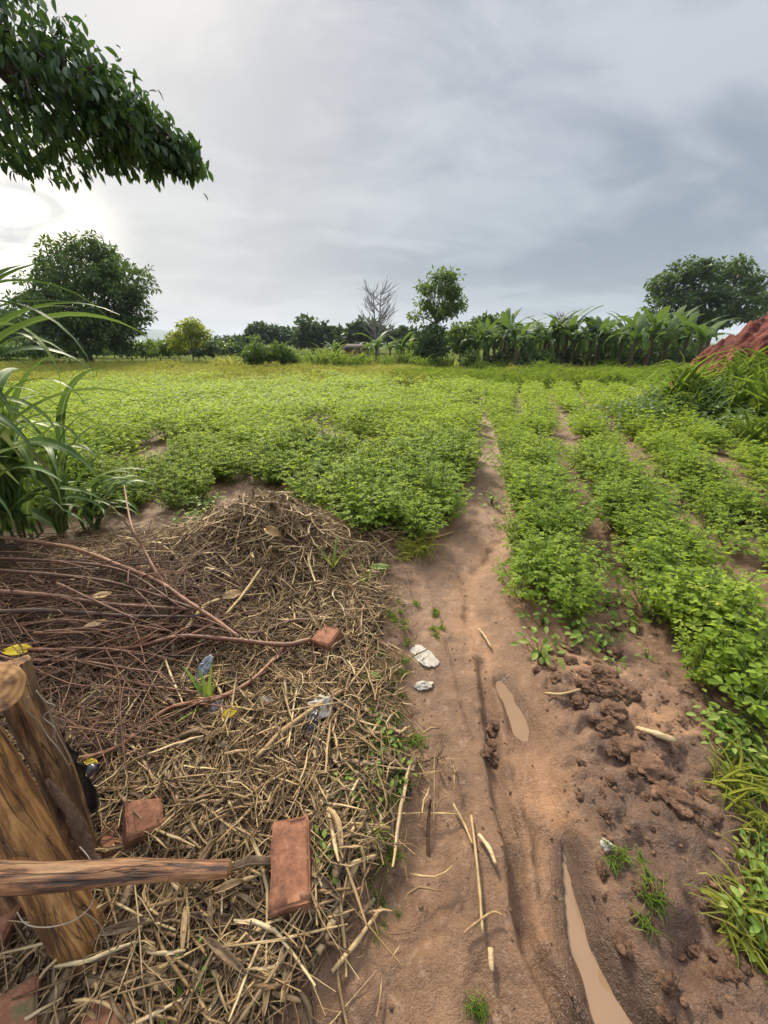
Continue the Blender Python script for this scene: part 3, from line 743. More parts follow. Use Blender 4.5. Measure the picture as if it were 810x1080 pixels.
def bare_tree(label, px, Y, top, halfw, seed, stems):
    b = at(px, 365, Y); base = Vector((b.x, Y, H(b.x, Y)))
    root = tag(empty('bare_tree', base), label, 'bare tree')
    hgt = at(px, top, Y).z - base.z; hw = abs(at(px + halfw, 330, Y).x - b.x)
    g = np.random.default_rng(seed); tr = Geo(); tw = Geo()
    for s in range(stems):
        ox = (s - (stems - 1) / 2) * hw * .28
        pts = smooth_pts([(ox * .3, 0, 0), (ox * .8, g.normal() * .1, hgt * .45), (ox * 1.3, g.normal() * .2, hgt * .93)], 6)
        V, Qd, T = tube(pts, np.linspace(.17, .035, len(pts)), 6, s, .08); tr.add(V, Qd, T, .4)
        for k in range(26):
            t = .28 + .70 * (k + g.random()) / 26
            p = pts[min(int(t * (len(pts) - 1)), len(pts) - 2)]
            side = g.choice([-1, 1]) if stems == 1 else (1 if (s >= stems / 2) ^ (g.random() < .25) else -1)
            a = g.uniform(.45, 1.05); az = g.normal() * .7
            ln = hw * (1.15 - .55 * abs(t - .45)) * g.uniform(.65, 1.0)
            e = Vector((side * math.sin(a) * math.cos(az) * ln, math.sin(a) * math.sin(az) * ln, math.cos(a) * ln * .75))
            q = smooth_pts([p, p + e * .5 + Vector((0, 0, -.05 * ln)), p + e], 4)
            V, Qd, T = tube(q, np.linspace(.05, .018, len(q)), 4, k, 0, False); tw.add(V, Qd, T, .6)
            for j in range(6):
                i0 = 2 + j % (len(q) - 3); p2 = q[i0]
                e2 = (e * .35 + Vector((g.normal(), g.normal(), abs(g.normal()) + .3)) * ln * .16)
                V, Qd, T = tube([p2, p2 + e2 * .5, p2 + e2], [.022, .016, .012], 3, j, 0, False); tw.add(V, Qd, T, .6)
    tr.build('trunk', M['bark_grey'], root); tw.build('branches', M['bark_grey'], root)
bare_tree('tall leafless grey tree with a fan of thin branches', 398, 48, 301, 22, 5, 2)
bare_tree('small leafless tree showing above the banana row', 590, 40, 331, 17, 9, 3)

# ------------------------------------------------------------------ overhanging branch, top left
def overhang():
    root = tag(empty('shade_tree', (-6.1, 3.2, H(-6.1, 3.2))), 'tree whose dark drooping leafy bough overhangs the top left', 'tree')
    g = np.random.default_rng(77)
    o = root.location
    D0 = 3.3
    line = [(-330, 20, .95), (-120, 42, .80), (0, 72, .66), (56, 98, .50), (112, 124, .33), (155, 142, .21), (186, 160, .09), (203, 171, .02)]
    pts = [at(px, py, D0) for px, py, r in line]
    tr = Geo()
    V, Qd, T = tube(smooth_pts([(-6.1, 3.2, -.1), (-6.0, 3.25, 1.6), (-5.8, 3.3, 3.2), (-5.3, 3.3, 4.0)], 5), np.linspace(.24, .14, 16), 9, 1, .1); tr.add(V - np.array(o), Qd, T, .4)
    bp = smooth_pts([(-5.4, 3.3, 3.7)] + [tuple(p + Vector((0, 0, .05))) for p in pts[1:]], 5)
    V, Qd, T = tube(bp, np.linspace(.10, .008, len(bp)), 6, 2, .08); tr.add(V - np.array(o), Qd, T, .4)
    cl = []
    xs_ = [p.x for p in pts]
    for k in range(560):
        t = g.random() ** .8
        x = xs_[0] + (xs_[-1] - xs_[0]) * t
        zc_ = np.interp(x, xs_, [p.z for p in pts]); r = np.interp(x, xs_, [l[2] for l in line])
        a = g.uniform(0, 2 * PI); q = math.sqrt(g.random())
        dz_ = math.sin(a) * q * r; dyy = math.cos(a) * q * r * 1.0
        if dz_ < 0: dz_ *= .66
        cl.append((x, D0 + dyy, zc_ + dz_))
    C = np.array(cl)
    for c in C[::3]:
        i = int(np.argmin([abs(b.x - c[0] + .25) for b in bp])); p = np.array(bp[i])
        V, Qd, T = tube(smooth_pts([tuple(p), tuple((p + c) / 2 + np.array([0, 0, .05])), tuple(c)], 3), np.linspace(.02, .005, 7), 4, 1, 0, False); tr.add(V - np.array(o), Qd, T, .4)
    tr.build('trunk', M['bark'], root)
    per = 15; n = len(C) * per; cc = np.repeat(np.arange(len(C)), per)
    az = g.uniform(0, 2 * PI, n)
    F = np.stack([np.cos(az) * .62 + .16, np.sin(az) * .62, -.72 + .65 * g.normal(size=n)], 1)
    P = C[cc] + g.normal(size=(n, 3)) * np.array([.05, .05, .045])
    U = np.stack([np.cos(az), np.sin(az), np.full(n, .8)], 1) + g.normal(size=(n, 3)) * .25
    S = (.042 + .045 * g.random(n) ** 1.3); S = np.stack([S, S * .46, S], 1)
    tipf = sstep(-2.5, -1.5, P[:, 0])
    rnd = np.clip(.75 * g.random(n) + .30 * tipf * g.random(n), 0, 1)
    lg = Geo(); scatter(lg, LEAF5, P - np.array(o), frames(F, U), S, rnd)
    # the rest of the crown, outside the picture
    Cb = np.array([-6.0, 3.6, 4.6]) + g.normal(size=(120, 3)) * np.array([.7, .9, .7])
    Cb = Cb[Cb[:, 0] < -5.0]; cb = np.repeat(np.arange(len(Cb)), 14); nb_ = len(cb)
    P = Cb[cb] + g.normal(size=(nb_, 3)) * .12
    F = g.normal(size=(nb_, 3)); F[:, 2] -= .8
    S = np.full(nb_, .2); S = np.stack([S, S * .5, S], 1)
    scatter(lg, LEAF3, P - np.array(o), frames(F, g.normal(size=(nb_, 3)) + np.array([0, 0, .8])), S, g.random(nb_))
    lg.build('crown', M['over'], root, smooth=False)
overhang()

# ------------------------------------------------------------------ banana plants
def banana_leaf_mesh(ln, w, arch, seed, torn):
    g = np.random.default_rng(seed); n = 12; V = []; Qs = []
    a = R(68) ; p = np.array([0.0, 0, 0])
    spine = []
    for i in range(n + 1):
        spine.append((p.copy(), a)); a -= arch / n * (1 + .6 * i / n); p = p + np.array([math.cos(a), 0, math.sin(a)]) * ln / n
    for i, (q, a) in enumerate(spine):
        t = i / n; ww = w * .5 * min(1, t * 5) * (1 - max(0, t - .55) ** 2 * 4.6) + .012
        nr = np.array([-math.sin(a), 0, math.cos(a)])
        dl = g.uniform(.05, .35); dr = g.uniform(.05, .35)
        V += [q + np.array([0, -ww, 0]) - nr * ww * dl, q, q + np.array([0, ww, 0]) - nr * ww * dr]
    for i in range(n):
        b = i * 3
        if not (torn and g.random() < .30): Qs.append((b, b + 1, b + 4, b + 3))
        if not (torn and g.random() < .30): Qs.append((b + 1, b + 2, b + 5, b + 4))
    return np.array(V), np.array(Qs)
BL = []
for k in range(6):
    V, Qd = banana_leaf_mesh(1.7 + .12 * (k % 3), .28 - .04 * (k % 2), R(52 + 25 * k), 90 + k, k > 0)
    BL.append(make_mesh('leaf', V, Qd, None, {'rnd': np.clip(np.random.default_rng(k).random() * .5 + .2 + .06 * np.repeat(np.random.default_rng(k).random(13), 3), 0, 1)}, [M['banana']], True))
def banana(seed, label, group):
    g = random.Random(seed)
    root = tag(empty('banana_plant'), label, 'banana plant', group)
    hh = 1.5
    V, Qd, T = tube(smooth_pts([(0, 0, -.1), (.03, .02, .8), (.02, .05, hh)], 4), np.linspace(.10, .055, 9), 8, seed, .06)
    gg = Geo(); gg.add(V, Qd, T, .5)
    gg.build('pseudostem', M['banana_stem'], root)
    nl = 10
    for k in range(nl):
        o = link('leaf', BL[(k + seed) % 6 if k > 1 else 0], root)
        o.location = (.02, .05, hh - .32 + .035 * k)
        az = k * 2.4 + g.uniform(-.4, .4)
        o.rotation_euler = (g.uniform(-.15, .15), g.uniform(-.25, .12), az)
        s = g.uniform(.85, 1.15); o.scale = (s, s, s)
    return root
protos = [banana(s, 'tall banana plant in the row along the back of the right field', 'banana plants behind the right field') for s in range(4)]
g = random.Random(8)
spots = []
for i in range(44):
    px = 498 + i * 5.2 + g.uniform(-4, 4)
    spots.append((px, g.uniform(23.5, 31), g.uniform(.88, 1.34)))
spots += [(668, 20.5, 1.15), (686, 21, 1.32), (656, 22, 1.1), (703, 23, 1.3), (722, 22, 1.25), (738, 20, 1.1), (545, 23, 1.15), (630, 23, 1.1)]
spots += [(396, 24, .85), (388, 27, .7), (412, 27, .72), (424, 25, .8), (432, 28, .8), (352, 27, .7)]
for i, (px, Yb, s) in enumerate(spots):
    b = at(px, 365, Yb)
    loc = (b.x, Yb, H(b.x, Yb) - .02); rot = (0, 0, g.uniform(0, 6.28))
    if i < 4:
        r = protos[i]; r.location = loc; r.rotation_euler = rot; r.scale = (s,) * 3
    else:
        r = dup(protos[i % 4], loc, rot, s)
    if px < 450:
        r['label'] = 'smaller banana plant by the little brick hut'; r['group'] = 'banana plants by the hut'
    elif 650 < px < 745 and Yb < 23.5:
        r['label'] = 'large leafy banana plant standing forward at the right end of the row'; r['group'] = 'front banana plants at the right'

g = random.Random(91)
for i in range(10):
    px = 500 + i * 25 + g.uniform(-4, 4)
    ptree('understory_shrub', 'low dark shrub among the banana stems', px, g.uniform(22.5, 24), [(px, 379 + g.uniform(-4, 2), 9, 9, .8, 0), (px + 5, 382, 8, 7, .8, 0)], .3, .17, M['tree_dark'] if i % 3 else M['tree_mid'], 44, 16, 600 + i, trunk_r=.03, spread=.28, group='shrubs among the banana stems', limbs=False, cat='shrub')

# ------------------------------------------------------------------ grass and field plants
BLADES = [blade_tpl(4, 1.0, b) for b in (.35, .7, 1.05)]
def grass_cover(name, label, P2, hgt, wid, per, mat, seed, spread=.10, lean=.3):
    g = np.random.default_rng(seed); geo = Geo()
    n = len(P2) * per; cc = np.repeat(np.arange(len(P2)), per)
    base = np.stack([P2[:, 0], P2[:, 1], height(P2[:, 0], P2[:, 1], False) - .01], 1)
    hs = np.repeat(hgt if np.ndim(hgt) else np.full(len(P2), hgt), per)
    tint = g.random(len(P2))
    for k in range(3):
        s = np.where(np.arange(n) % 3 == k)[0]; m_ = len(s)
        P = base[cc[s]] + np.concatenate([g.normal(size=(m_, 2)) * spread, np.zeros((m_, 1))], 1)
        az = g.uniform(0, 2 * PI, m_)
        Z = np.stack([np.cos(az) * lean * g.random(m_), np.sin(az) * lean * g.random(m_), np.ones(m_)], 1)
        Z /= np.linalg.norm(Z, axis=1, keepdims=True)
        Xd = np.stack([np.cos(az), np.sin(az), np.zeros(m_)], 1); Yd = np.cross(Z, Xd); Yd /= np.linalg.norm(Yd, axis=1, keepdims=True); Xd = np.cross(Yd, Z)
        Rm = np.stack([Xd, Yd, Z], 2)
        h_ = hs[s] * (.55 + .6 * g.random(m_))
        scatter(geo, BLADES[k], P, Rm, np.stack([h_, np.full(m_, wid) * (.6 + .6 * g.random(m_)), h_], 1), np.clip(.45 * tint[cc[s]] + .55 * g.random(m_), 0, 1))
    return tag(geo.build(name, mat, smooth=False), label, kind='stuff')

def crop_variant(seed, nst, nlv, lsz, hgt, tpl, leaflets=4, sprd=.20):
    """a bushy plant: stems that lean outwards, each with alternate compound leaves of paired leaflets"""
    g = np.random.default_rng(seed); st = Geo(); P = []; F = []; U = []; S = []; rn = []
    for s in range(nst):
        az = 2 * PI * s / nst * 2.4 + g.uniform(-.4, .4); ln = hgt * g.uniform(.75, 1.12); tilt = g.uniform(.08, .85)
        e = np.array([math.cos(az) * math.sin(tilt), math.sin(az) * math.sin(tilt), math.cos(tilt) * 1.02]) * ln
        b = np.array([math.cos(az), math.sin(az), 0]) * g.uniform(0, .045)
        m_ = b + e * .5 + np.array([math.cos(az), math.sin(az), 0]) * ln * .07
        sp = smooth_pts([tuple(b + np.array([0, 0, -.03])), tuple(m_), tuple(b + e)], 3)
        V, Qd, T = tube(sp, np.linspace(.0042, .0018, len(sp)), 4, s, 0, False); st.add(V, Qd, T, g.random())
        vig = g.random()
        for k in range(nlv):
            t = .30 + .70 * (k + .6) / nlv
            p = np.array(sp[min(int(t * 6), 5)]) * (1 - (t * 6) % 1) + np.array(sp[min(int(t * 6) + 1, 6)]) * ((t * 6) % 1)
            a2 = az + (PI / 2.2 if k % 2 else -PI / 2.2) + g.normal() * .6
            pl = lsz * g.uniform(.8, 1.7)
            d = np.array([math.cos(a2), math.sin(a2), .45 + .3 * g.normal()]); d /= np.linalg.norm(d)
            c = p + d * pl
            V, Qd, T = tube([tuple(p), tuple(c)], [.0016, .0012], 3, 0, 0, False); st.add(V, Qd, T, vig)
            young = t > .85
            for q in range(leaflets):
                pair = q // 2; sgn = 1 if q % 2 else -1
                a3 = a2 + sgn * (.55 + .75 * (1 - pair))
                dd = np.array([math.cos(a3), math.sin(a3), -.05 + .28 * g.normal()])
                P.append(c - d * pl * .22 * (1 - pair)); F.append(dd); U.append(np.array([g.normal() * .35, g.normal() * .35, 1.0]))
                z = lsz * g.uniform(.8, 1.15) * (.7 if young else 1)
                S.append((z, z * .56, z)); rn.append(np.clip(.35 * vig + .45 * g.random() + (.22 if young else 0), 0, 1))
    fo = Geo(); scatter(fo, tpl, np.array(P), frames(np.array(F), np.array(U)), np.array(S), np.array(rn))
    return st, fo
def merged_plants(name, label, variants, places, mat, seed):
    g = np.random.default_rng(seed); geo = Geo()
    for (x, y, z, s, v) in places:
        gv = variants[v]; V = np.concatenate(gv.V); Qd = np.concatenate(gv.Q); r = np.concatenate(gv.r)
        a = g.uniform(0, 6.28); c_, s_ = math.cos(a), math.sin(a)
        Rz = np.array([[c_, s_, 0], [-s_, c_, 0], [0, 0, 1]])
        geo.add(V @ Rz * s + np.array([x, y, z]), Qd, None, np.clip(r + g.normal() * .08, 0, 1))
    return tag(geo.build(name, mat, smooth=False), label, kind='stuff')

g = np.random.default_rng(21)
cand = []
def in_view(x, y, zz=.35, mar=60):
    c_ = y * math.cos(PITCH) - (zz - CAM_H) * math.sin(PITCH)
    if c_ <= .2: return False
    px = CX + FPX * x / c_
    return -mar < px < 810 + mar
# left field
for iy in range(60):
    y = 2.2 + iy * .23
    for x in np.arange(-18, 2.5, .25 if y < 8 else .30):
        xx = x + g.normal() * .07; yy_ = y + g.normal() * .07
        if yy_ < field_front(xx) + .08: continue
        if xx > path_l(yy_) - (.05 if yy_ < 4 else -.05): continue
        if not in_view(xx, yy_): continue
        gap = vnoise(xx * 1.1, yy_ * 1.1, 4)
        edge = yy_ - field_front(xx)
        if gap < .26 + .08 * (edge < .6) * (xx < -.8) - .1 * (yy_ > 7): continue
        s = (.88 + .3 * vnoise(xx * .8, yy_ * .8, 9)) * g.uniform(.72, 1.18) * (1.12 if xx > path_l(yy_) - .6 else 1) * (.8 if edge < .5 and xx < -.7 else 1)
        cand.append([xx, yy_, s, 'L', edge])
# right field: rows that run away to the right
for k in range(-9, 14):
    u0 = ROW0 + ROWS * k
    for v in np.arange(.3, 15, .20):
        for j in range(3):
            u = u0 + (j - 1) * .115 + g.normal() * .042 + .04 * math.sin(v * .9 + k); vv = v + g.normal() * .06
            x = u * math.cos(ROW_AZ) + vv * math.sin(ROW_AZ); y = -u * math.sin(ROW_AZ) + vv * math.cos(ROW_AZ)
            if x < bare_r(y) + (.07 if y < 5 else .0) or y > 13 or y < .8: continue
            if not in_view(x, y): continue
            if math.hypot((x - 6.6) / 1.55, (y - 7.3) / .9) < 1: continue
            if math.hypot(x - MOUND[0], (y - MOUND[1])) < 2.3: continue
            if vnoise(x * 1.3, y * 1.3, 14) < .22: continue
            if g.random() < .15: continue
            s = g.uniform(.68, 1.08) * (.9 if j != 1 else 1.0)
            cand.append([x, y, s, 'R%d' % k, u])
# a ragged line of plants along the right side of the path
for v in np.arange(2.5, 13, .14):
    for j in range(2):
        y = v + g.normal() * .06; x = float(bare_r(y)) + .03 + .20 * j + abs(g.normal()) * .05
        if vnoise(x * 2, y * 2, 33) < .24 or not in_view(x, y): continue
        cand.append([x, y, g.uniform(.55, .95), 'R0', 0])
# low plants and weeds between the rows
for k in range(130):
    y = g.uniform(2.2, 11); x = float(bare_r(y)) + g.uniform(.1, 8)
    if not in_view(x, y) or math.hypot((x - 6.6) / 1.55, (y - 7.3) / .9) < 1 or math.hypot(x - MOUND[0], y - MOUND[1]) < 2.3: continue
    cand.append([x, y, g.uniform(.35, .65), 'R%d' % int(round((row_u(x, y) - ROW0) / ROWS)), 0])
cand.sort(key=lambda c: math.hypot(c[0], c[1]))
CROPV = 1
near_v = [crop_variant(200 + i, 17, 7, .040, .36, LEAF_OB) for i in range(6)]
mid_v = [crop_variant(230 + i, 13, 6, .047, .36, LEAF3)[1] for i in range(6)]
far_v = [crop_variant(250 + i, 10, 5, .066, .36, LEAF1, 3)[1] for i in range(6)]
def crop_label(c):
    x, y, s, k, e = c
    if k == 'L':
        if e < .55: return 'bushy groundnut plant along the bare front edge of the left field', 'front edge plants of the left field'
        if x > path_l(y) - .55: return 'bushy groundnut plant lining the left side of the footpath', 'left field plants lining the footpath'
        return 'bushy groundnut plant within the left field', 'inner plants of the left field'
    n = int(k[1:])
    if n <= 0: return 'bushy groundnut plant in the row next to the right side of the footpath', 'plants of the row beside the footpath'
    if n == 1: return 'bushy groundnut plant in the second row right of the footpath', 'plants of the second row right of the path'
    return 'bushy groundnut plant in the rows at the right edge', 'plants of the right-hand rows'
cp = []
for i in range(6):
    root = empty('groundnut_plant'); tag(root, 'groundnut plant', 'crop plant')
    near_v[i][0].build('stem', M['crop_stem'], root); near_v[i][1].build('foliage', M['crop'], root, smooth=False)
    cp.append(root)
NEAR = 290
zs = height(np.array([c[0] for c in cand]), np.array([c[1] for c in cand]), False)
for i, c in enumerate(cand[:NEAR]):
    rot = (g.normal() * .06, g.normal() * .06, g.uniform(0, 6.28)); loc = (c[0], c[1], zs[i] - .005)
    if i < 6:
        r = cp[i]; r.location = loc; r.rotation_euler = rot; r.scale = (c[2],) * 3
    else: r = dup(cp[i % 6], loc, rot, c[2])
    r['label'], r['group'] = crop_label(c)
def places(side, a, b):
    out = []
    for i, c in enumerate(cand[NEAR:], NEAR):
        d = math.hypot(c[0], c[1])
        if (c[3] == 'L') == (side == 'L') and a <= d < b: out.append((c[0], c[1], zs[i], c[2], int(g.integers(0, 6))))
    return out
def field_stuff(name, label, side, seed):
    geo = Geo(); gg = np.random.default_rng(seed)
    for vs, a, b in ((mid_v, 0, 7.5), (far_v, 7.5, 40)):
        for (x, y, z, s, v) in places(side, a, b):
            gv = vs[v]; V = np.concatenate(gv.V); Qd = np.concatenate(gv.Q); r = np.concatenate(gv.r)
            an = gg.uniform(0, 6.28); c_, s_ = math.cos(an), math.sin(an)
            Rz = np.array([[c_, s_, 0], [-s_, c_, 0], [0, 0, 1]])
            geo.add(V @ Rz * s + np.array([x, y, z]), Qd, None, np.clip(r + gg.normal() * .13, 0, 1))
    tag(geo.build(name, M['crop'], smooth=False), label, kind='stuff')
field_stuff('crop_cover', 'farther groundnut plants covering the left field', 'L', 1)
field_stuff('crop_cover', 'farther groundnut plants in rows over the right field', 'R', 2)
print('crop plants', len(cand))

def pts_in(n, xr, yr, test, seed):
    g = np.random.default_rng(seed); P = np.stack([g.uniform(*xr, n * 3), g.uniform(*yr, n * 3)], 1)
    P = P[[in_view(p[0], p[1], .5, 40) and test(p[0], p[1]) for p in P]]
    return P[:n]
Pg = pts_in(5200, (-26, 2.2), (12.3, 24), lambda x, y: x < .4 + .10 * (y - 12) + 1.2 * vnoise(x, y, 3), 31)
grass_cover('field_grass', 'yellowish seeding grass behind the left field', Pg, .34 + .38 * vnoise(Pg[:, 0] * .5, Pg[:, 1] * .5, 5), .020, 12, M['grass_dry'], 32, .12)
Pg = pts_in(2600, (-1.0, 14), (12.4, 17), lambda x, y: y > 12.6 + .5 * vnoise(x, y, 2) and x > .2 + .08 * (y - 12), 33)
grass_cover('grass_border', 'taller bright green grass bordering the far end of the right field', Pg, .50 + .25 * vnoise(Pg[:, 0], Pg[:, 1], 5), .022, 12, M['grass'], 34, .10)
Pg = pts_in(2200, (-3, 24), (17, 30), lambda x, y: True, 35)
grass_cover('rough_grass', 'rough grass below the banana plants', Pg, .40, .03, 9, M['grass_dry'], 36, .2)

# tall growth along the back of the field: maize and elephant grass clumps
def reed_clump(seed, hgt, nblade, wid, mat, spread):
    g = np.random.default_rng(seed); geo = Geo()
    for k in range(3):
        m_ = nblade // 3
        az = g.uniform(0, 2 * PI, m_); ln = g.random(m_) * .30
        Z = np.stack([np.cos(az) * ln, np.sin(az) * ln, np.ones(m_)], 1); Z /= np.linalg.norm(Z, axis=1, keepdims=True)
        Xd = np.stack([np.cos(az), np.sin(az), np.zeros(m_)], 1); Yd = np.cross(Z, Xd); Yd /= np.linalg.norm(Yd, axis=1, keepdims=True); Xd = np.cross(Yd, Z)
        P = np.concatenate([g.normal(size=(m_, 2)) * spread, g.random((m_, 1)) * hgt * .35], 1)
        h_ = hgt * (.4 + .5 * g.random(m_))
        scatter(geo, BLADES[k], P, np.stack([Xd, Yd, Z], 2), np.stack([h_, np.full(m_, wid), h_], 1), g.random(m_))
    return geo.mesh('tall_grass_clump', mat, False)
RC = [reed_clump(300 + i, 1.45, 66, .05, M['grass'], .30) for i in range(4)]
RD = [reed_clump(310 + i, 1.0, 66, .04, M['grass_dry'], .34) for i in range(3)]
g = random.Random(17)
for i in range(30):
    px = 205 + i * 9.2 + g.uniform(-4, 4)
    if 258 < px < 312 and g.random() < .5: continue
    Yb = g.uniform(21.5, 24.5); b = at(px, 365, Yb)
    lo = px < 300
    o = link('tall_grass_clump', (RD if lo else RC)[i % 3], None, (b.x, Yb, H(b.x, Yb) - .03), (0, 0, g.uniform(0, 6)))
    s = g.uniform(.65, 1.05) * (1.0 if lo else (1.0 if 305 < px < 365 else .8)); o.scale = (s, s, s)
    tag(o, 'clump of tall yellowish grass at the far end of the left field' if lo else 'clump of tall green maize-like grass at the back of the field', 'tall grass', 'tall grass clumps by the shrubs' if lo else 'tall green grass clumps at the back')
for i in range(26):
    px = 500 + i * 9.4 + g.uniform(-4, 4); Yb = g.uniform(19.5, 22.5); b = at(px, 365, Yb)
    o = link('tall_grass_clump', (RC + RD)[i % 7], None, (b.x, Yb, H(b.x, Yb) - .03), (0, 0, g.uniform(0, 6)))
    s = g.uniform(.35, .6); o.scale = (s, s, s)
    tag(o, 'grass clump at the foot of the banana row', 'tall grass', 'grass clumps below the bananas')
# scrub line beyond the left field
for i in range(22):
    px = -10 + i * 12.5 + g.uniform(-5, 5); Yb = g.uniform(28, 44)
    ptree('scrub_bush', 'low grey-green scrub bush in the line beyond the left field', px, Yb, [(px, 366 + g.uniform(-1, 3), 12, g.uniform(4, 8), .8, 0), (px + 7, 369, 11, 6, .8, 0)], .4, .26, M['tree_mid'] if i % 3 else M['tree_far'], 40, 16, 400 + i, trunk_r=.05, spread=.45, group='scrub bushes beyond the left field', limbs=False, cat='shrub')

# ------------------------------------------------------------------ little brick hut and a post, far back
b = at(374, 365, 26); hb = Vector((b.x, 26, H(b.x, 26)))
hut = tag(empty('brick_hut', hb, R(12)), 'little red brick hut with a dark roof at the back of the field', 'hut')
def box(geo, c, s, rnd=.5, jit=0):
    V = np.array([(x, y, z) for x in (-.5, .5) for y in (-.5, .5) for z in (-.5, .5)]) * np.array(s) + np.array(c)
    Qd = [(0, 1, 3, 2), (4, 6, 7, 5), (0, 4, 5, 1), (2, 3, 7, 6), (0, 2, 6, 4), (1, 5, 7, 3)]
    geo.add(V, Qd, None, rnd)
gg = Geo(); box(gg, (0, 0, .52), (1.15, 1.0, 1.1)); hw_ = gg.build('wall', M['mud_wall'], hut, False)
gg = Geo(); box(gg, (.30, -.505, .45), (.26, .03, .85)); gg.build('doorway', M['dark_thatch'], hw_, False)
gg = Geo()
V = np.array([(-.8, -.75, 1.02), (.8, -.75, 1.02), (.8, .75, 1.02), (-.8, .75, 1.02), (-.45, 0, 1.34), (.45, 0, 1.34)])
gg.add(V, [(0, 1, 5, 4), (2, 3, 4, 5), (3, 2, 1, 0)], [(1, 2, 5), (3, 0, 4)]); gg.build('roof', M['dark_thatch'], hut, False)
b = at(381, 365, 24.6); gg = Geo(); V, Qd, T = tube([(0, 0, -.1), (.02, 0, .6), (0, .02, 1.15)], [.07, .065, .06], 7, 3, .1); gg.add(V, Qd, T)
o = gg.build('wooden_post', M['bark'], None, True, (b.x, 24.6, H(b.x, 24.6))); tag(o, 'dark upright wooden post in front of the little brick hut', 'post')

# ------------------------------------------------------------------ red soil heap with its weeds, right
def lump(name, mat, dims, seed, sub=3, amp=.3, freq=1.5, amp2=.08, parent=None, loc=(0, 0, 0), rot=(0, 0, 0), flat=True):
    bm = bmesh.new(); bmesh.ops.create_icosphere(bm, subdivisions=sub, radius=1)
    for v in bm.verts:
        p = v.co.copy(); o_ = Vector((seed * 3.7, seed * 1.3, seed * 2.1))
        d = 1 + amp * mnoise.noise(p * freq + o_) + amp2 * abs(mnoise.noise(p * freq * 2.2 + o_)) * 1.4 + amp2 * .8 * mnoise.noise(p * freq * 5 + o_) + amp2 * .5 * mnoise.noise(p * freq * 11 + o_)
        v.co = Vector((p.x * dims[0], p.y * dims[1], p.z * dims[2])) * d
    me = bpy.data.meshes.new(name); bm.to_mesh(me); bm.free(); me.materials.append(mat)
    for p in me.polygons: p.use_smooth = True
    return link(name, me, parent, loc, rot)
def soil_heap():
    bm = bmesh.new(); n = 150
    base = Vector((MOUND[0], MOUND[1], H(*MOUND)))
    grid = []
    for j in range(n):
        for i in range(n):
            x = (i / (n - 1) - .5) * 5.2; y = (j / (n - 1) - .5) * 4.4
            r = math.hypot(x / 2.15, y / 1.9)
            prof = max(0, 1 - r ** 2.0)
            z = 1.85 * prof + .30 * prof * (mnoise.noise(Vector((x * .9, y * .9, 4))) ) + .55 * math.exp(-((x - .9) / .8) ** 2 - (y / .9) ** 2)
            if r < 1:
                c1 = mnoise.voronoi(Vector((x * 3.2, y * 3.2, z * 3.2 + 1)))[0]
                z += .34 * (c1[1] - c1[0]) * min(1, (1 - r) * 5) + .09 * mnoise.noise(Vector((x * 7, y * 7, 2)))
            grid.append(bm.verts.new((x, y, z - .06)))
    for j in range(n - 1):
        for i in range(n - 1):
            bm.faces.new((grid[j * n + i], grid[j * n + i + 1], grid[(j + 1) * n + i + 1], grid[(j + 1) * n + i]))
    me = bpy.data.meshes.new('soil_heap'); bm.to_mesh(me); bm.free(); me.materials.append(M['red_soil'])
    for p in me.polygons: p.use_smooth = True
    tag(link('soil_heap', me, None, base), 'lumpy heap of bare red soil at the right edge', 'soil heap')
soil_heap()
def broad_weed(seed, hgt, n, lsz, mat):
    g_ = np.random.default_rng(seed); geo = Geo()
    P = np.stack([g_.normal(size=n) * .22, g_.normal(size=n) * .22, hgt * (.15 + .85 * g_.random(n))], 1)
    az = g_.uniform(0, 6.28, n); F = np.stack([np.cos(az), np.sin(az), g_.normal(size=n) * .35], 1)
    U = g_.normal(size=(n, 3)) * .4 + np.array([0, 0, 1])
    S = lsz * (.6 + .8 * g_.random(n)); scatter(geo, LEAF3, P, frames(F, U), np.stack([S, S * .5, S], 1), g_.random(n))
    for k in range(9):
        p = P[k * 3 % n]; V, Qd, T = tube([(p[0] * .3, p[1] * .3, -.02), tuple(p * np.array([.8, .8, .6])), tuple(p)], [.006, .005, .003], 4, 0, 0, False); geo.add(V, Qd, T, .2)
    return geo.mesh('heap_weed', mat, False)
BW = [broad_weed(500 + i, .42, 150, .085, M['tree_mid']) for i in range(4)]
TG = [reed_clump(330 + i, 1.15, 27, .026, M['grass'], .09) for i in range(4)]
g = random.Random(23)
for i in range(95):
    x = 6.4 + g.gauss(0, .95); y = 7.1 + g.gauss(0, .5)
    if math.hypot(x, y) < 7.2 and y < 6.5: continue
    o = link('heap_weed', BW[i % 4], None, (x, y, H(x, y) - .03), (g.uniform(-.2, .2), g.uniform(-.2, .2), g.uniform(0, 6)))
    s = g.uniform(.6, 1.15); o.scale = (s,) * 3
    tag(o, 'dark leafy weed on the bank in front of the red soil heap', 'weed', 'leafy weeds before the red heap')
for i in range(22):
    x = 6.6 + g.gauss(0, .9); y = 7.2 + g.gauss(0, .4)
    o = link('grass_tuft', TG[i % 4], None, (x, y, H(x, y) - .03), (0, 0, g.uniform(0, 6)))
    s = g.uniform(.6, 1.0); o.scale = (s * .8, s * .8, s)
    tag(o, 'tall upright grass tuft around the red soil heap', 'grass tuft', 'tall grass tufts before the red heap')
for i in range(16):
    x = g.uniform(5.3, 6.4); y = g.uniform(7.0, 7.9)
    o = link('heap_weed', BW[i % 4], None, (x, y, H(x, y) - .03), (0, 0, g.uniform(0, 6))); sc_ = g.uniform(.7, 1.1); o.scale = (sc_,) * 3
    tag(o, 'leafy weed at the left toe of the red soil heap', 'weed', 'leafy weeds at the left toe of the heap')
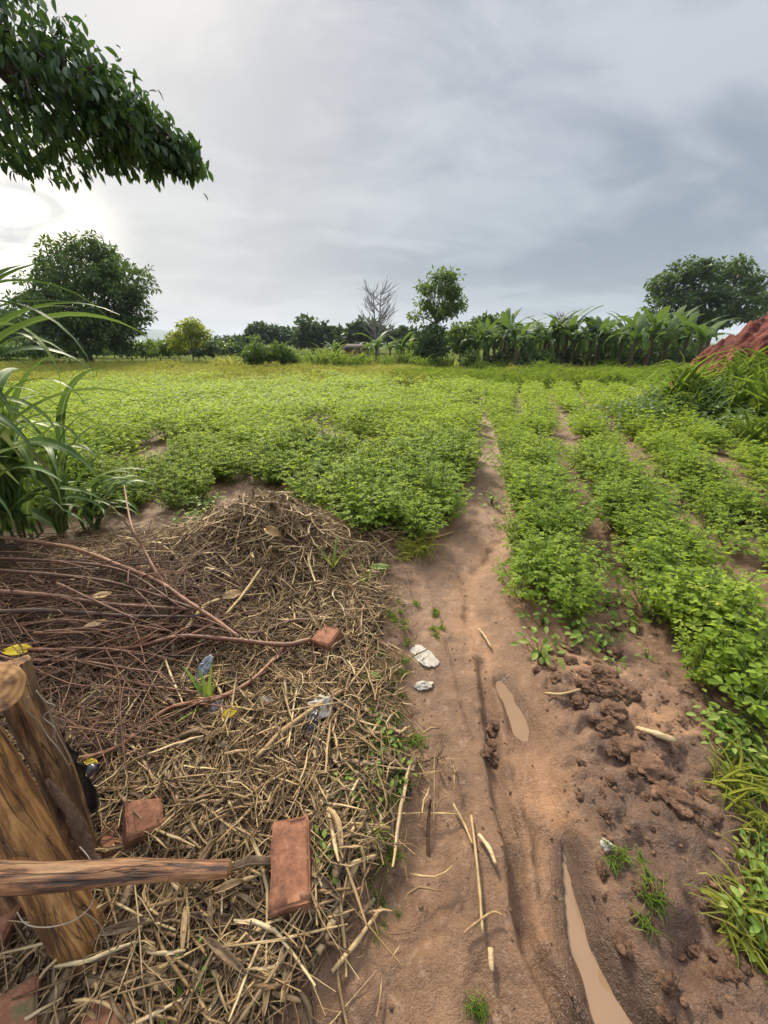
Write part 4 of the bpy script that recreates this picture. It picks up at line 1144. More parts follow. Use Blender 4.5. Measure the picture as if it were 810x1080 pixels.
for (px, py, s) in ((795, 430, .9), (808, 440, 1.05), (780, 425, .7), (800, 450, .7), (735, 385, .9), (745, 390, 1.0), (728, 395, .75)):
    p = gp(px, py) if py > 400 else at(px, 365, 7.4)
    z = H(p.x, p.y)
    o = link('grass_tuft', TG[int(px) % 4], None, (p.x, p.y, z - .03), (0, 0, g.uniform(0, 6))); o.scale = (s, s, s * 1.1)
    tag(o, 'long-bladed grass tuft at the right edge below the red heap' if px > 770 else 'tall grass tuft at the left shoulder of the red soil heap', 'grass tuft', 'long grass at the right edge' if px > 770 else 'grass at the shoulder of the red heap')

# ------------------------------------------------------------------ elephant grass clump, left
def long_leaf(seed, ln, wid, arch, a0=1.35, twist=.0):
    g_ = np.random.default_rng(seed); n = 16; a = a0; p = np.array([0.0, 0, 0]); V = []; Qs = []
    side = 0.0
    for i in range(n + 1):
        t = i / n; w = wid * .5 * min(1, .45 + t * 3.2) * max(.03, 1 - max(0, (t - .25) / .75) ** 1.7)
        nr = np.array([-math.sin(a), 0, math.cos(a)]); yv = np.array([0, 1.0, 0]) * math.cos(twist * t) + nr * math.sin(twist * t)
        q = p + np.array([0, side, 0])
        V += [q - yv * w + nr * w * .35, q, q + yv * w + nr * w * .35]
        a -= arch / n * (.25 + 1.5 * t); side += .03 * ln * math.sin(seed) / n
        p = p + np.array([math.cos(a), 0, math.sin(a)]) * ln / n
    for i in range(n):
        b_ = i * 3; Qs += [(b_, b_ + 1, b_ + 4, b_ + 3), (b_ + 1, b_ + 2, b_ + 5, b_ + 4)]
    return np.array(V), np.array(Qs)
def napier_mat():
    m, t, bs, out = new_mat('elephant_grass_leaf')
    a = attr(t, 'rnd').outputs['Fac']
    rib = attr(t, 'rib').outputs['Fac']
    oi = N(t, 'ShaderNodeObjectInfo').outputs['Random']
    c = ramp(t, mathn(t, 'ADD', mathn(t, 'MULTIPLY', a, .2), mathn(t, 'MULTIPLY', oi, .8)), [(0, (.036, .078, .024)), (.45, (.078, .145, .036)), (.76, (.14, .215, .05)), (.90, (.24, .30, .07)), (1, (.42, .33, .15))])
    c = mixc(t, mathn(t, 'POWER', rib, 9.0), c, (.38, .46, .22))
    L(t, c, bs.inputs['Base Color']); bs.inputs['Roughness'].default_value = .5; bs.inputs['Specular IOR Level'].default_value = .22
    tr = N(t, 'ShaderNodeBsdfTranslucent'); L(t, mixc(t, .5, c, (.22, .36, .05)), tr.inputs[0])
    mx = N(t, 'ShaderNodeMixShader'); mx.inputs[0].default_value = .28
    L(t, bs.outputs[0], mx.inputs[1]); L(t, tr.outputs[0], mx.inputs[2]); L(t, mx.outputs[0], out.inputs[0])
    return m
M['napier'] = napier_mat()
NL = []
for k in range(10):
    V, Qd = long_leaf(k + 1, 1.0, .050 + .010 * (k % 3), R(60 + 14 * k), 1.42 - .05 * (k % 4), .5 * ((k % 3) - 1))
    rib = np.tile([0, 1.0, 0], len(V) // 3)
    NL.append(make_mesh('leaf', V, Qd, None, {'rnd': np.full(len(V), (k * .37) % 1), 'rib': rib}, [M['napier']], True))
def napier(px, py, nl, hgt, seed, label, rmax=1.0, fx=.35):
    p = gp(px, py); root = tag(empty('elephant_grass', p), label, 'tall grass')
    g_ = random.Random(seed); st = Geo(); tips = []
    for k in range(7):
        az = g_.uniform(0, 6.28); r = g_.uniform(.02, .14); h = hgt * g_.uniform(.4, .75)
        e = Vector((math.cos(az) * r * 2.2, math.sin(az) * r * 2.2, h))
        sp = smooth_pts([(math.cos(az) * r, math.sin(az) * r, -.05), (math.cos(az) * r * 1.5, math.sin(az) * r * 1.5, h * .5), tuple(e)], 4)
        V, Qd, T = tube(sp, np.linspace(.011, .006, len(sp)), 6, k, .05); st.add(V, Qd, T, .3); tips.append(sp)
    st.build('stem', M['crop_stem'], root)
    for k in range(nl):
        sp = tips[k % len(tips)]; q = sp[g_.randrange(1, len(sp))]
        o = link('leaf', NL[g_.randrange(10)], root, q)
        az = g_.uniform(0, 6.28)
        if g_.random() < fx: az = g_.uniform(-.9, .9)
        o.rotation_euler = (g_.uniform(-.25, .25), g_.uniform(-.25, .35), az)
        s = rmax * g_.uniform(.55, 1.05); o.scale = (s, s * g_.uniform(1.0, 1.5), s)
    return root
napier(4, 572, 58, 2.0, 1, 'big arching elephant grass clump at the left edge of the picture', 1.5, .45)
napier(50, 562, 46, .85, 2, 'lower elephant grass clump behind the brush pile', 1.05, .45)
napier(-48, 612, 44, 1.9, 3, 'elephant grass clump cut by the left edge, nearest the brush', 1.35, .75)
napier(92, 556, 40, .22, 4, 'short trailing elephant grass tuft at the right of the clump', .62, .6)

# ------------------------------------------------------------------ heap of straw and litter
def strip(seed, ln, w, thick, bend, n=5, kink=0):
    """a dry blade or split stalk: a bent, slightly rolled strip with thickness"""
    g_ = np.random.default_rng(seed); P = [np.array([0.0, 0, 0])]; a = 0; e = 0
    for i in range(n):
        a += g_.normal() * bend + (kink if i == n // 2 else 0); e += g_.normal() * bend * .5
        P.append(P[-1] + np.array([math.cos(a) * math.cos(e), math.sin(a) * math.cos(e), math.sin(e)]) * ln / n)
    P = np.array(P); P -= P.mean(0)
    V = []; Qs = []
    for i, p in enumerate(P):
        t = i / n; ww = w * .5 * (1 - .5 * abs(2 * t - 1) ** 3)
        d = P[min(i + 1, n)] - P[max(i - 1, 0)]; s = np.cross(d, [0, 0, 1.0]); s /= np.linalg.norm(s) + 1e-9
        roll = g_.normal() * .35; s = s * math.cos(roll) + np.array([0, 0, math.sin(roll)])
        V += [p - s * ww, p + np.array([0, 0, thick]), p + s * ww, p - np.array([0, 0, thick])]
    for i in range(n):
        for k in range(4): Qs.append((i * 4 + k, i * 4 + (k + 1) % 4, i * 4 + 4 + (k + 1) % 4, i * 4 + 4 + k))
    Qs += [(0, 1, 2, 3), (n * 4 + 3, n * 4 + 2, n * 4 + 1, n * 4)]
    return np.array(V), np.array(Qs)
STRIPS = [strip(600 + i, 1.0, [.028, .060, .022, .085, .034, .060][i % 6], [.006, .004, .008, .004, .007, .005][i % 6], [.10, .22, .16, .12, .3, .08][i % 6], 4, [0, .5, 0, 0, .9, 0][i % 6]) for i in range(12)]
def litter(name, label, n, seed, region, lens, mat, lift, tilt=.30, aim=None, wcap=.105):
    g_ = np.random.default_rng(seed); geo = Geo(); cnt = 0
    P = region(n, g_); N_ = len(P)
    z = height(P[:, 0], P[:, 1])
    kk = g_.integers(0, 12, N_); ln = g_.uniform(*lens, N_) * (.6 + .8 * g_.random(N_) ** 2)
    az = g_.uniform(0, 2 * PI, N_) if aim is None else aim(P, g_)
    # lie along the slope of the heap
    ca, sa = np.cos(az), np.sin(az)
    h1 = height(P[:, 0] + ca * ln * .4, P[:, 1] + sa * ln * .4, False); h0 = height(P[:, 0] - ca * ln * .4, P[:, 1] - sa * ln * .4, False)
    sl = (h1 - h0) / (ln * .8) + g_.normal(size=N_) * tilt
    F = np.stack([ca, sa, sl], 1); U = np.stack([g_.normal(size=N_) * .3, g_.normal(size=N_) * .3, np.ones(N_)], 1)
    Rm = frames(F, U); up = z + lift * g_.random(N_) ** 1.3 + .006
    rnd = np.clip(g_.beta(1.6, 1.6, N_), 0, 1)
    for k in range(12):
        s = np.where(kk == k)[0]
        if not len(s): continue
        wc = np.minimum(ln[s], wcap) * (.7 + .6 * g_.random(len(s)))
        scatter(geo, STRIPS[k], np.concatenate([P[s], up[s, None]], 1), Rm[s], np.stack([ln[s], wc, wc], 1), rnd[s])
    return tag(geo.build(name, mat, smooth=False), label, kind='stuff')
def lit_region(xr, yr, cut=.45, power=1.0, nobrush=False):
    def f(n, g_):
        P = np.stack([g_.uniform(*xr, n * 4), g_.uniform(*yr, n * 4)], 1)
        _, _, l = masks(P[:, 0] + .16 * g_.normal(size=len(P)) * g_.random(len(P)) ** 1.5 - .02, P[:, 1])
        l = l * (.35 + .9 * vnoise(P[:, 0] * 7, P[:, 1] * 7, 19))
        ok = (l > cut * g_.random(len(P)) + .12)
        if nobrush: ok &= g_.random(len(P)) > .88 * np.exp(-(((P[:, 0] - m_brush[0]) / 1.0) ** 2 + ((P[:, 1] - m_brush[1]) / .42) ** 2))
        ok &= np.array([in_view(p[0], p[1], .1, 50) for p in P])
        dens = np.clip(1.25 / (.35 + P[:, 1]), .12, 1) ** power
        ok &= g_.random(len(P)) < dens
        return P[ok][:n]
    return f
def heap_region(c, rx, ry):
    def f(n, g_):
        P = g_.normal(size=(n, 2)) * np.array([rx, ry]) + np.array(c)
        return P[P[:, 0] < litter_r(P[:, 1]) - .03 + .10 * g_.normal(size=len(P)) * g_.random(len(P))]
    return f
def box_region(xr, yr):
    def f(n, g_): 
        P = np.stack([g_.uniform(*xr, n), g_.uniform(*yr, n)], 1)
        return P[P[:, 0] < litter_r(P[:, 1]) - .12 + .16 * g_.normal(size=len(P))]
    return f
litter('rotting_litter', 'brown rotting stalk litter covering the ground at the left', 30000, 1, lit_region((-2.6, .25), (.12, 2.9), .9, 1.1), (.025, .11), M['litter_fine'], .03)
litter('straw_litter', 'pale dry straw and stalk shreds strewn over the rubbish heap', 13000, 2, lit_region((-2.2, .25), (.12, 2.7), 1.0, 1.1, True), (.05, .26), M['straw'], .06, .22)
litter('straw_litter', 'loose dry straw thrown over the mound behind the brush', 4200, 3, heap_region(m_straw, .44, .27), (.08, .42), M['straw'], .09, .30)
litter('straw_litter', 'long dry straw lying down the slope of the heap toward the path', 2200, 4, box_region((-.85, -.05), (1.25, 2.2)), (.10, .32), M['straw'], .06, .22)
STRIPS_W = [strip(640 + i, 1.0, [.16, .24, .12, .30][i % 4], .006, [.14, .10, .22, .08][i % 4], 6, [0, 0, .5, 0][i % 4]) for i in range(12)]
_keep = STRIPS; STRIPS = STRIPS_W
litter('husk_litter', 'grey-brown torn husks and leaf shreds matted over the rubbish heap', 3600, 6, lit_region((-2.2, .2), (.12, 2.6), 1.0, 1.1, True), (.04, .14), M['shred'], .045, .25)
STRIPS = _keep
litter('stalk_litter', 'long coarse pale stalks strewn loosely over the rubbish heap', 1300, 7, lit_region((-2.2, .2), (.15, 2.7), .9, .8, True), (.14, .34), M['straw_pale'], .075, .16, None, .15)
litter('stalk_litter', 'coarse pale stalks sticking out of the straw mound', 750, 8, heap_region(m_straw, .40, .25), (.14, .36), M['straw_pale'], .12, .30, None, .17)
# dark thin twigs between the branches
def thin_twigs():
    g_ = np.random.default_rng(9); geo = Geo()
    for k in range(1150):
        px = g_.uniform(-40, 250); py = g_.uniform(575, 745) if g_.random() < .8 else g_.uniform(745, 800)
        if px > 180 and py > 690: continue
        p = np.array(gp(px, py)); ln = g_.uniform(.12, .55); az = g_.normal() * .45 + (PI if g_.random() < .5 else 0) - .12
        if g_.random() < .2: az = g_.uniform(0, 6.28)
        d = np.array([math.cos(az), math.sin(az), g_.normal() * .13]) * ln
        z0 = g_.uniform(.0, .10)
        a, b_ = p - d / 2, p + d / 2
        a[2] = H(a[0], a[1]) + z0 + g_.uniform(0, .03); b_[2] = H(b_[0], b_[1]) + z0 + g_.uniform(0, .05)
        m_ = (a + b_) / 2 + g_.normal(size=3) * ln * .05
        sp = smooth_pts([tuple(a), tuple(m_), tuple(b_)], 3); r = g_.uniform(.0013, .0042)
        V, Qd, T = tube(sp, np.linspace(r, r * .5, len(sp)), 4, k, .1, False); geo.add(V, Qd, T, g_.random())
    tag(geo.build('twig_litter', M['twig']), 'tangle of thin brown twigs filling the brush pile', kind='stuff')
thin_twigs()

# branches of the brush pile, one by one
def branch(pts, r0, r1, label, mat='twig', dz=.06, seed=0, group=None, twigs=4, cat='branch', name='cut_branch'):
    P = []
    for q in pts:
        px, py = q[:2]; d = q[2] if len(q) > 2 else dz
        P.append(gp(px, py, d))
    o = Vector(P[0]); sp = smooth_pts([tuple(p - o) for p in P], 5)
    g_ = np.random.default_rng(seed + 50)
    root = None; gg = Geo(); V, Qd, T = tube(sp, np.linspace(r0, r1, len(sp)) * (1 + .10 * np.sin(np.arange(len(sp)) * 2.1)), 8, seed, .12); gg.add(V, Qd, T, g_.random())
    ob = gg.build(name, M[mat], None, True, o); tag(ob, label, cat, group)
    for k in range(twigs):
        i = g_.integers(2, len(sp) - 1); b_ = sp[i]; d = (sp[i] - sp[i - 1]).normalized()
        ln = g_.uniform(.10, .32); sd = Vector((-d.y, d.x, 0)) * g_.choice([-1, 1]) * g_.uniform(.25, .8) + Vector((0, 0, g_.uniform(.0, .35)))
        e = b_ + (d + sd).normalized() * ln
        tg = Geo(); V, Qd, T = tube(smooth_pts([tuple(b_), tuple((b_ + e) / 2 + Vector((0, 0, .012))), tuple(e)], 3), np.linspace(max(r1 * .55, .0025), .0013, 7), 5, k, .1); tg.add(V, Qd, T, g_.random())
        tg.build('side_twig', M[mat], ob)
    return ob
branch([(-20, 564), (32, 571), (80, 579), (128, 597), (167, 613), (193, 631), (225, 652), (252, 672)], .013, .008, 'long thick brown branch arching over the top of the brush pile', dz=.15, seed=1, twigs=6)
branch([(-20, 622), (30, 626), (64, 629), (106, 636), (160, 640), (208, 643)], .012, .006, 'straight dark branch lying level across the middle of the brush pile', dz=.14, seed=2, twigs=5)
branch([(-20, 646), (48, 644), (96, 647), (144, 650), (215, 650)], .012, .007, 'dark branch just below the level branch in the brush pile', dz=.13, seed=3, twigs=5)
branch([(30, 685), (96, 685), (144, 682), (189, 671), (240, 674), (299, 680), (328, 674)], .007, .012, 'long reddish branch ending in a brick-red knob near the straw', 'twig_red', dz=.10, seed=4, twigs=5)
branch([(181, 620, .10), (167, 607, .16), (151, 578, .22), (138, 552, .30), (131, 512, .42)], .009, .005, 'single branch sticking up steeply out of the brush pile', dz=.2, seed=5, twigs=3)
branch([(58, 751), (96, 759), (144, 766)], .006, .005, 'short smooth reddish stick low in the brush above the posts', 'twig_red', dz=.06, seed=6, twigs=1)
branch([(88, 800), (128, 786), (154, 764), (183, 745), (225, 738), (262, 720), (287, 697), (300, 682)], .007, .009, 'crooked orange-brown branch curving below the green shoot', 'twig_red', dz=.07, seed=7, twigs=3)
branch([(-20, 600), (64, 607), (112, 613), (160, 626), (205, 642)], .010, .006, 'brown branch slanting between the top and the level branch', dz=.15, seed=8, twigs=5)
branch([(60, 615), (125, 645), (150, 655)], .006, .004, 'thin brown stick slanting down across the level branches', dz=.17, seed=9, twigs=2)
branch([(40, 700), (85, 684), (120, 668), (160, 652)], .005, .003, 'thin twig rising to the right across the reddish branch', dz=.14, seed=10, twigs=2)
branch([(-20, 588), (60, 592), (130, 602), (190, 640)], .008, .005, 'brown branch second from the top of the brush pile', dz=.16, seed=11, twigs=5)
branch([(-10, 662), (60, 655), (120, 665), (200, 660), (250, 668)], .007, .005, 'wavy brown branch below the pair of level branches', dz=.10, seed=12, twigs=5)
branch([(200, 640), (235, 660), (270, 668), (305, 655), (345, 652)], .009, .006, 'knobbly brown stick lying over the straw right of the brush', dz=.07, seed=13, twigs=3)
branch([(110, 712), (150, 722), (210, 730)], .005, .004, 'slender brown stick running toward the green shoot', dz=.07, seed=14, twigs=2)
branch([(332, 655), (355, 659), (382, 659), (402, 655)], .008, .006, 'pale crooked stick pointing from the straw toward the footpath', 'straw', dz=.03, seed=15, twigs=1)
g = random.Random(31)
for i in range(22):
    y0 = g.uniform(580, 720); x0 = g.uniform(-30, 90); x1 = x0 + g.uniform(80, 170); y1 = y0 + g.uniform(-14, 22)
    branch([(x0, y0), ((x0 + x1) / 2 + g.uniform(-8, 8), (y0 + y1) / 2 + g.uniform(-5, 5)), (x1, y1)], g.uniform(.0035, .0065), .0025, 'slender brown stick in the tangle of the brush pile', 'twig', g.uniform(.05, .15), 60 + i, 'slender sticks of the brush pile', 2, 'stick', 'brush_stick')

# dry stalks, one by one
def stalk(pts, r, label, mat='straw', dz=.02, seed=0, group=None, flat=.55, name='dry_stalk', cat='dry stalk'):
    P = [gp(q[0], q[1], q[2] if len(q) > 2 else dz) for q in pts]
    o = Vector(P[0]); sp = smooth_pts([tuple(p - o) for p in P], 4)
    n = len(sp); rr = np.full(n, r) * (1 + .22 * (np.arange(n) % 4 == 0)); rr[0] *= .8; rr[-1] *= .6
    V, Qd, T = tube(sp, rr, 7, seed, .18)
    gg = Geo(); gg.add(V, Qd, T, .45 + .5 * np.random.default_rng(seed).random()); ob = gg.build(name, M[mat], None, False, o)
    return tag(ob, label, cat, group)
stalk([(148, 1048), (200, 1022), (250, 998), (300, 974), (346, 961)], .0095, 'long pale maize stalk slanting across the litter below the whole brick', seed=1)
stalk([(335, 1005), (350, 975), (365, 935), (378, 905)], .010, 'frayed brown maize stalk standing on edge right of the whole brick', 'husk', seed=2)
stalk([(68, 834, .05), (110, 833, .05), (153, 830, .05)], .008, 'short pale stick lying level behind the posts', seed=3)
stalk([(215, 1080), (230, 1050), (245, 1020)], .008, 'brown split stalk at the bottom edge left of the path', 'husk', seed=4)
stalk([(350, 1025), (375, 995), (402, 957)], .005, 'thin straight straw lying on the path edge below the brick', seed=5)
stalk([(478, 848), (490, 870), (498, 890)], .0036, 'upper of two crossed straws lying on the footpath', seed=6)
stalk([(497, 860), (502, 900), (506, 940), (509, 984)], .0040, 'long pale straw lying lengthwise on the footpath', seed=7)
stalk([(489, 985), (500, 975), (520, 962), (530, 966)], .003, 'small broken straw across the foot of the long straw on the path', seed=8)
stalk([(300, 800), (330, 830), (365, 882), (375, 886)], .005, 'curled dry vine looping right of the whole brick', 'husk', dz=.03, seed=9)
stalk([(375, 886), (395, 885), (402, 862), (398, 850), (420, 825)], .005, 'thin crooked stick bent toward the path beside the grass', 'husk', dz=.02, seed=10)
stalk([(95, 700), (60, 745)], .016, 'split weathered wood piece lying left in the litter', 'husk', dz=.05, seed=11)
stalk([(270, 800), (300, 770), (335, 745), (362, 728)], .010, 'thick pale stalk pointing up beside the black scrap', 'straw', dz=.06, seed=12)
stalk([(195, 665), (215, 640), (232, 632)], .009, 'bright straw stalk on the left flank of the straw mound', dz=.10, seed=13)
stalk([(238, 648), (258, 625), (276, 598)], .007, 'pale split stalk leaning on the straw mound', dz=.12, seed=14)
stalk([(575, 731), (592, 732), (612, 727)], .0055, 'short pale stick lying beside the dark clods right of the puddle', seed=15)
stalk([(672, 768), (695, 775), (712, 781)], .010, 'flat brown husk on the bare soil at the crop edge', 'husk', seed=16)
stalk([(505, 880), (516, 895), (523, 912)], .006, 'orange-brown leaf husk beside the straw on the path', 'husk', seed=17)
stalk([(517, 1000), (519, 1025)], .007, 'short orange chip of wood on the footpath', 'husk', seed=18)
stalk([(443, 568), (462, 566), (478, 561)], .009, 'thin pale stick at the left edge of the path by the crop', 'straw', seed=19)
stalk([(505, 663), (512, 672), (518, 683)], .006, 'small dry leaf curled at the top of the path puddle', 'husk', seed=20)
g = random.Random(37)
for i in range(130):
    if i < 85: px = g.uniform(130, 390); py = g.uniform(700, 1060)
    else: px = g.uniform(190, 380); py = g.uniform(560, 700)
    q = on_z(px, py)
    if q.x > litter_r(q.y) - .03 or (px < 150 and py > 900): continue
    sc = 60 + 90 * (py - 560) / 500; a = g.uniform(0, PI); ln = g.uniform(.25, .7) * sc
    dx_, dy_ = math.cos(a) * ln / 2, math.sin(a) * ln / 2 * .75
    stalk([(px - dx_, py - dy_), (px + g.uniform(-4, 4), py + g.uniform(-3, 3)), (px + dx_, py + dy_)], g.uniform(.0022, .0052), 'dry stalk piece lying loose in the straw litter', g.choice(['straw', 'straw', 'husk']), g.uniform(.02, .06), 100 + i, 'loose stalk pieces in the litter')

# dry husk leaves and coloured leaves
def flat_leaf(name, px, py, ln, wd, az, mat, label, cat='leaf', dz=.035, curl=.35, group=None, tilt=(0, 0), seed=0, rib=True):
    n = 10; V = []; Qs = []; g_ = np.random.default_rng(seed)
    for i in range(n + 1):
        t = i / n; w = wd * .5 * (math.sin(PI * min(1, .04 + t * .96)) ** .7) + .001
        for k in (-1, -.5, 0, .5, 1):
            V.append(((t - .5) * ln, k * w, curl * wd * (k * k) * .5 + .12 * ln * math.sin(t * 3 + seed) * curl + g_.normal() * .0012))
    for i in range(n):
        for k in range(4): Qs.append((i * 5 + k, i * 5 + k + 1, i * 5 + 6 + k, i * 5 + 5 + k))
    me = make_mesh(name, V, Qs, None, {'rnd': np.clip(.3 + .4 * g_.random(len(V)), 0, 1)}, [mat], True)
    o = link(name, me, None, gp(px, py, dz), (tilt[0], tilt[1], az))
    sol = o.modifiers.new('thickness', 'SOLIDIFY'); sol.thickness = .0012
    return tag(o, label, cat, group)
flat_leaf('fallen_leaf', 243, 752, .075, .030, .7, M['yellow_leaf'], 'bright yellow fallen leaf right of the green shoot', dz=.06, tilt=(.5, -.2))
flat_leaf('fallen_leaf', 20, 686, .11, .05, .2, M['yellow_leaf'], 'yellow fallen leaf in the brush by the left edge', dz=.09, tilt=(.4, 0), seed=2)
flat_leaf('fallen_leaf', 97, 805, .06, .025, -.3, M['yellow_leaf'], 'yellow-green leaf beside the black sheet behind the posts', dz=.07, tilt=(.3, 0), seed=3)
flat_leaf('fallen_leaf', 376, 750, .060, .050, 1.3, M['tan_leaf'], 'tan curled leaf above the grass at the heap edge', dz=.05, tilt=(.9, .2), seed=4)
flat_leaf('fallen_leaf', 399, 544, .10, .06, .3, M['yellow_leaf'], 'yellow leaf on the low plants at the front of the left field', dz=.12, seed=5)
flat_leaf('fallen_leaf', 289, 562, .11, .045, -.4, M['tan_leaf'], 'pinkish tan leaf on the top of the straw mound', dz=.10, curl=1.2, tilt=(.8, .3), seed=6)
flat_leaf('fallen_leaf', 245, 628, .10, .055, .6, M['tan_leaf'], 'pale tan husk leaf in the hollow of the straw mound', dz=.09, tilt=(.4, 0), seed=7)
flat_leaf('fallen_leaf', 108, 628, .08, .035, .5, M['tan_leaf'], 'tan husk leaf caught among the level branches', dz=.16, tilt=(.4, 0), seed=8)
flat_leaf('fallen_leaf', 100, 658, .09, .028, .8, M['tan_leaf'], 'narrow pale husk leaf under the pair of level branches', dz=.13, tilt=(.4, 0), seed=9)
flat_leaf('fallen_leaf', 400, 598, .16, .05, -.3, M['weed'], 'pale green maize leaf lying at the foot of the straw mound', dz=.06, tilt=(.3, -.1), seed=10)
flat_leaf('fallen_leaf', 392, 714, .10, .035, .2, M['weed'], 'green leaf lying in the grass at the heap edge', dz=.05, tilt=(.3, 0), seed=11)
g = random.Random(41)
for i in range(105):
    px = g.uniform(130, 385); py = g.uniform(700, 1030) if i < 72 else g.uniform(560, 700); q = on_z(px, py)
    if q.x > litter_r(q.y) - .04: continue
    flat_leaf('dry_husk', px, py, g.uniform(.06, .19), g.uniform(.010, .026), g.uniform(0, 6), M['husk'] if i % 3 == 0 else M['shred'], 'dry curled husk leaf lying loose in the litter', 'dry leaf', g.uniform(.02, .06), g.uniform(.8, 1.8), 'loose husk leaves in the litter', (g.uniform(-.9, .9), g.uniform(-.25, .25)), 20 + i)

# ------------------------------------------------------------------ bricks
def brick(px, py, dims, rot, mat, label, seed, cut=None, dz=0.0, sink=.015, corner=False):
    bm = bmesh.new(); bmesh.ops.create_cube(bm, size=1)
    bmesh.ops.bevel(bm, geom=bm.edges[:], offset=.035, segments=2, affect='EDGES')
    bmesh.ops.triangulate(bm, faces=bm.faces[:])
    bmesh.ops.subdivide_edges(bm, edges=[e for e in bm.edges if e.calc_length() > .12], cuts=9, use_grid_fill=True)
    for v in bm.verts: v.co = Vector((v.co.x * dims[0], v.co.y * dims[1], (v.co.z + .5) * dims[2]))
    if cut:
        for (pc_, pn) in cut:
            r = bmesh.ops.bisect_plane(bm, geom=bm.verts[:] + bm.edges[:] + bm.faces[:], plane_co=pc_, plane_no=pn, clear_outer=True)
            ed = [e for e in r['geom_cut'] if isinstance(e, bmesh.types.BMEdge)]
            f = bmesh.ops.contextual_create(bm, geom=ed)
            if f['faces']:
                pk = bmesh.ops.poke(bm, faces=f['faces'])
                bmesh.ops.subdivide_edges(bm, edges=list({e for fc in pk['faces'] for e in fc.edges if e.calc_length() > .02}), cuts=3)
    o_ = Vector((seed * 1.7, seed, seed * .3))
    bm.normal_update()
    for v in bm.verts:
        v.co += v.normal * (.0065 * mnoise.noise(v.co * 14 + o_) - .006 * max(0, mnoise.noise(v.co * 30 + o_ * 2) - .25) + .0026 * mnoise.noise(v.co * 55 + o_))
    bmesh.ops.recalc_face_normals(bm, faces=bm.faces[:])
    me = bpy.data.meshes.new('clay_brick'); bm.to_mesh(me); bm.free(); me.materials.append(mat)
    for p in me.polygons: p.use_smooth = True
    o = link('clay_brick', me, None, gp(px, py, dz) + Vector((0, 0, -sink)), rot)
    return tag(o, label, 'brick')
brick(311, 924, (.104, .205, .075), (R(3), R(-2), R(12)), M['brick'], 'whole red clay brick lying on the litter beside the path', 1, dz=.0, sink=-.026)
brick(146, 866, (.095, .12, .075), (R(16), R(20), R(38)), M['brick'], 'broken red brick half behind the leaning posts', 2, cut=[(Vector((.0, .06, 0)), Vector((.35, 1, .35)))], dz=.05)
brick(124, 894, (.10, .14, .07), (R(-8), R(6), R(20)), M['brick_moss_shade'], 'mossy brown brick under the broken red half', 3, dz=-.01)
brick(347, 684, (.11, .12, .07), (R(5), R(-6), R(-28)), M['brick'], 'weathered brick half sunk at the end of the reddish branch', 4, dz=-.005, sink=-.022)
brick(8, 1088, (.12, .10, .07), (R(6), R(5), R(35)), M['brick_moss_shade'], 'dull red brick at the bottom left corner', 5, dz=.03)  # darker mossy colour here paints in the shade of the posts
brick(118, 1112, (.14, .11, .07), (R(4), 0, R(-18)), M['brick_moss_shade'], 'moss-covered brick at the foot of the thick post', 6, dz=.0)
brick(-5, 985, (.16, .13, .10), (R(2), 0, R(10)), M['brick'], 'shaded red brick behind the thin post at the left edge', 7, dz=.0)

# ------------------------------------------------------------------ leaning posts wired together
def pole(name, a, b_, r0, r1, mat, label, seed, cat='post', split=False, endmat=None, wob=.02, ns=40, bark=False):
    a = Vector(a); b_ = Vector(b_); d = b_ - a; ln = d.length
    g_ = np.random.default_rng(seed); n = 26; V = []; Qs = []; T = []
    for i in range(n + 1):
        t = i / n; cx_ = wob * mnoise.noise(Vector((t * 2.2, seed, 0))); cy_ = wob * mnoise.noise(Vector((t * 2.2, seed, 5)))
        for k in range(ns):
            an = 2 * PI * k / ns
            r = (r0 + (r1 - r0) * t) * (1 + .10 * mnoise.noise(Vector((math.cos(an) * 1.1, math.sin(an) * 1.1, t * 3 + seed))) + .03 * mnoise.noise(Vector((math.cos(an) * 4, math.sin(an) * 4, t * 14 + seed))))
            if split:
                dd = abs((an - split + PI) % (2 * PI) - PI)
                r *= 1 - .30 * math.exp(-(dd / .10) ** 2)
            rag = .012 * mnoise.noise(Vector((math.cos(an) * 2.3, math.sin(an) * 2.3, seed + 9 * (i == n)))) + .004 * mnoise.noise(Vector((k * 1.7, seed, i))) if i in (0, n) else 0
            V.append((cx_ + r * math.cos(an), cy_ + r * math.sin(an), t * ln + rag))
    for i in range(n):
        for k in range(ns): Qs.append((i * ns + k, i * ns + (k + 1) % ns, (i + 1) * ns + (k + 1) % ns, (i + 1) * ns + k))
    me = make_mesh(name, V, Qs, None, {'rnd': np.full(len(V), .5)}, [mat], True)
    o = link(name, me, None, a); o.rotation_mode = 'QUATERNION'; o.rotation_quaternion = d.to_track_quat('Z', 'Y')
    tag(o, label, cat)
    for nm, i0, sgn in (('cut_end', n, 1), ('cut_end', 0, -1)):
        ring = np.array(V[i0 * ns:(i0 + 1) * ns]); c = ring.mean(0); inner = c + (ring - c) * .55
        VV = np.concatenate([ring + [0, 0, sgn * .001], inner + np.array([0, 0, sgn * .006]), [c + np.array([0, 0, sgn * .004])]])
        q = [(k, (k + 1) % ns, ns + (k + 1) % ns, ns + k) for k in range(ns)]; t_ = [(ns + k, ns + (k + 1) % ns, 2 * ns) for k in range(ns)]
        link(nm, make_mesh(nm, VV, q, t_, {'rnd': np.full(len(VV), .5)}, [endmat or M['pole_end']], True), o)
    return o
def pt(px, py, depth):            # a point a given distance along the view axis
    d = ray(px, py); return Vector((d.x * depth, d.y * depth, CAM_H + d.z * depth))
SPLIT_A = 4.9
A0 = pt(124, 1052, 1.02); A1 = pt(-62, 735, .84)
pole('leaning_post', A0, A1, .054, .050, M['pole'], 'thick peeled orange-brown post leaning at the bottom left', 3, split=SPLIT_A, wob=.02)
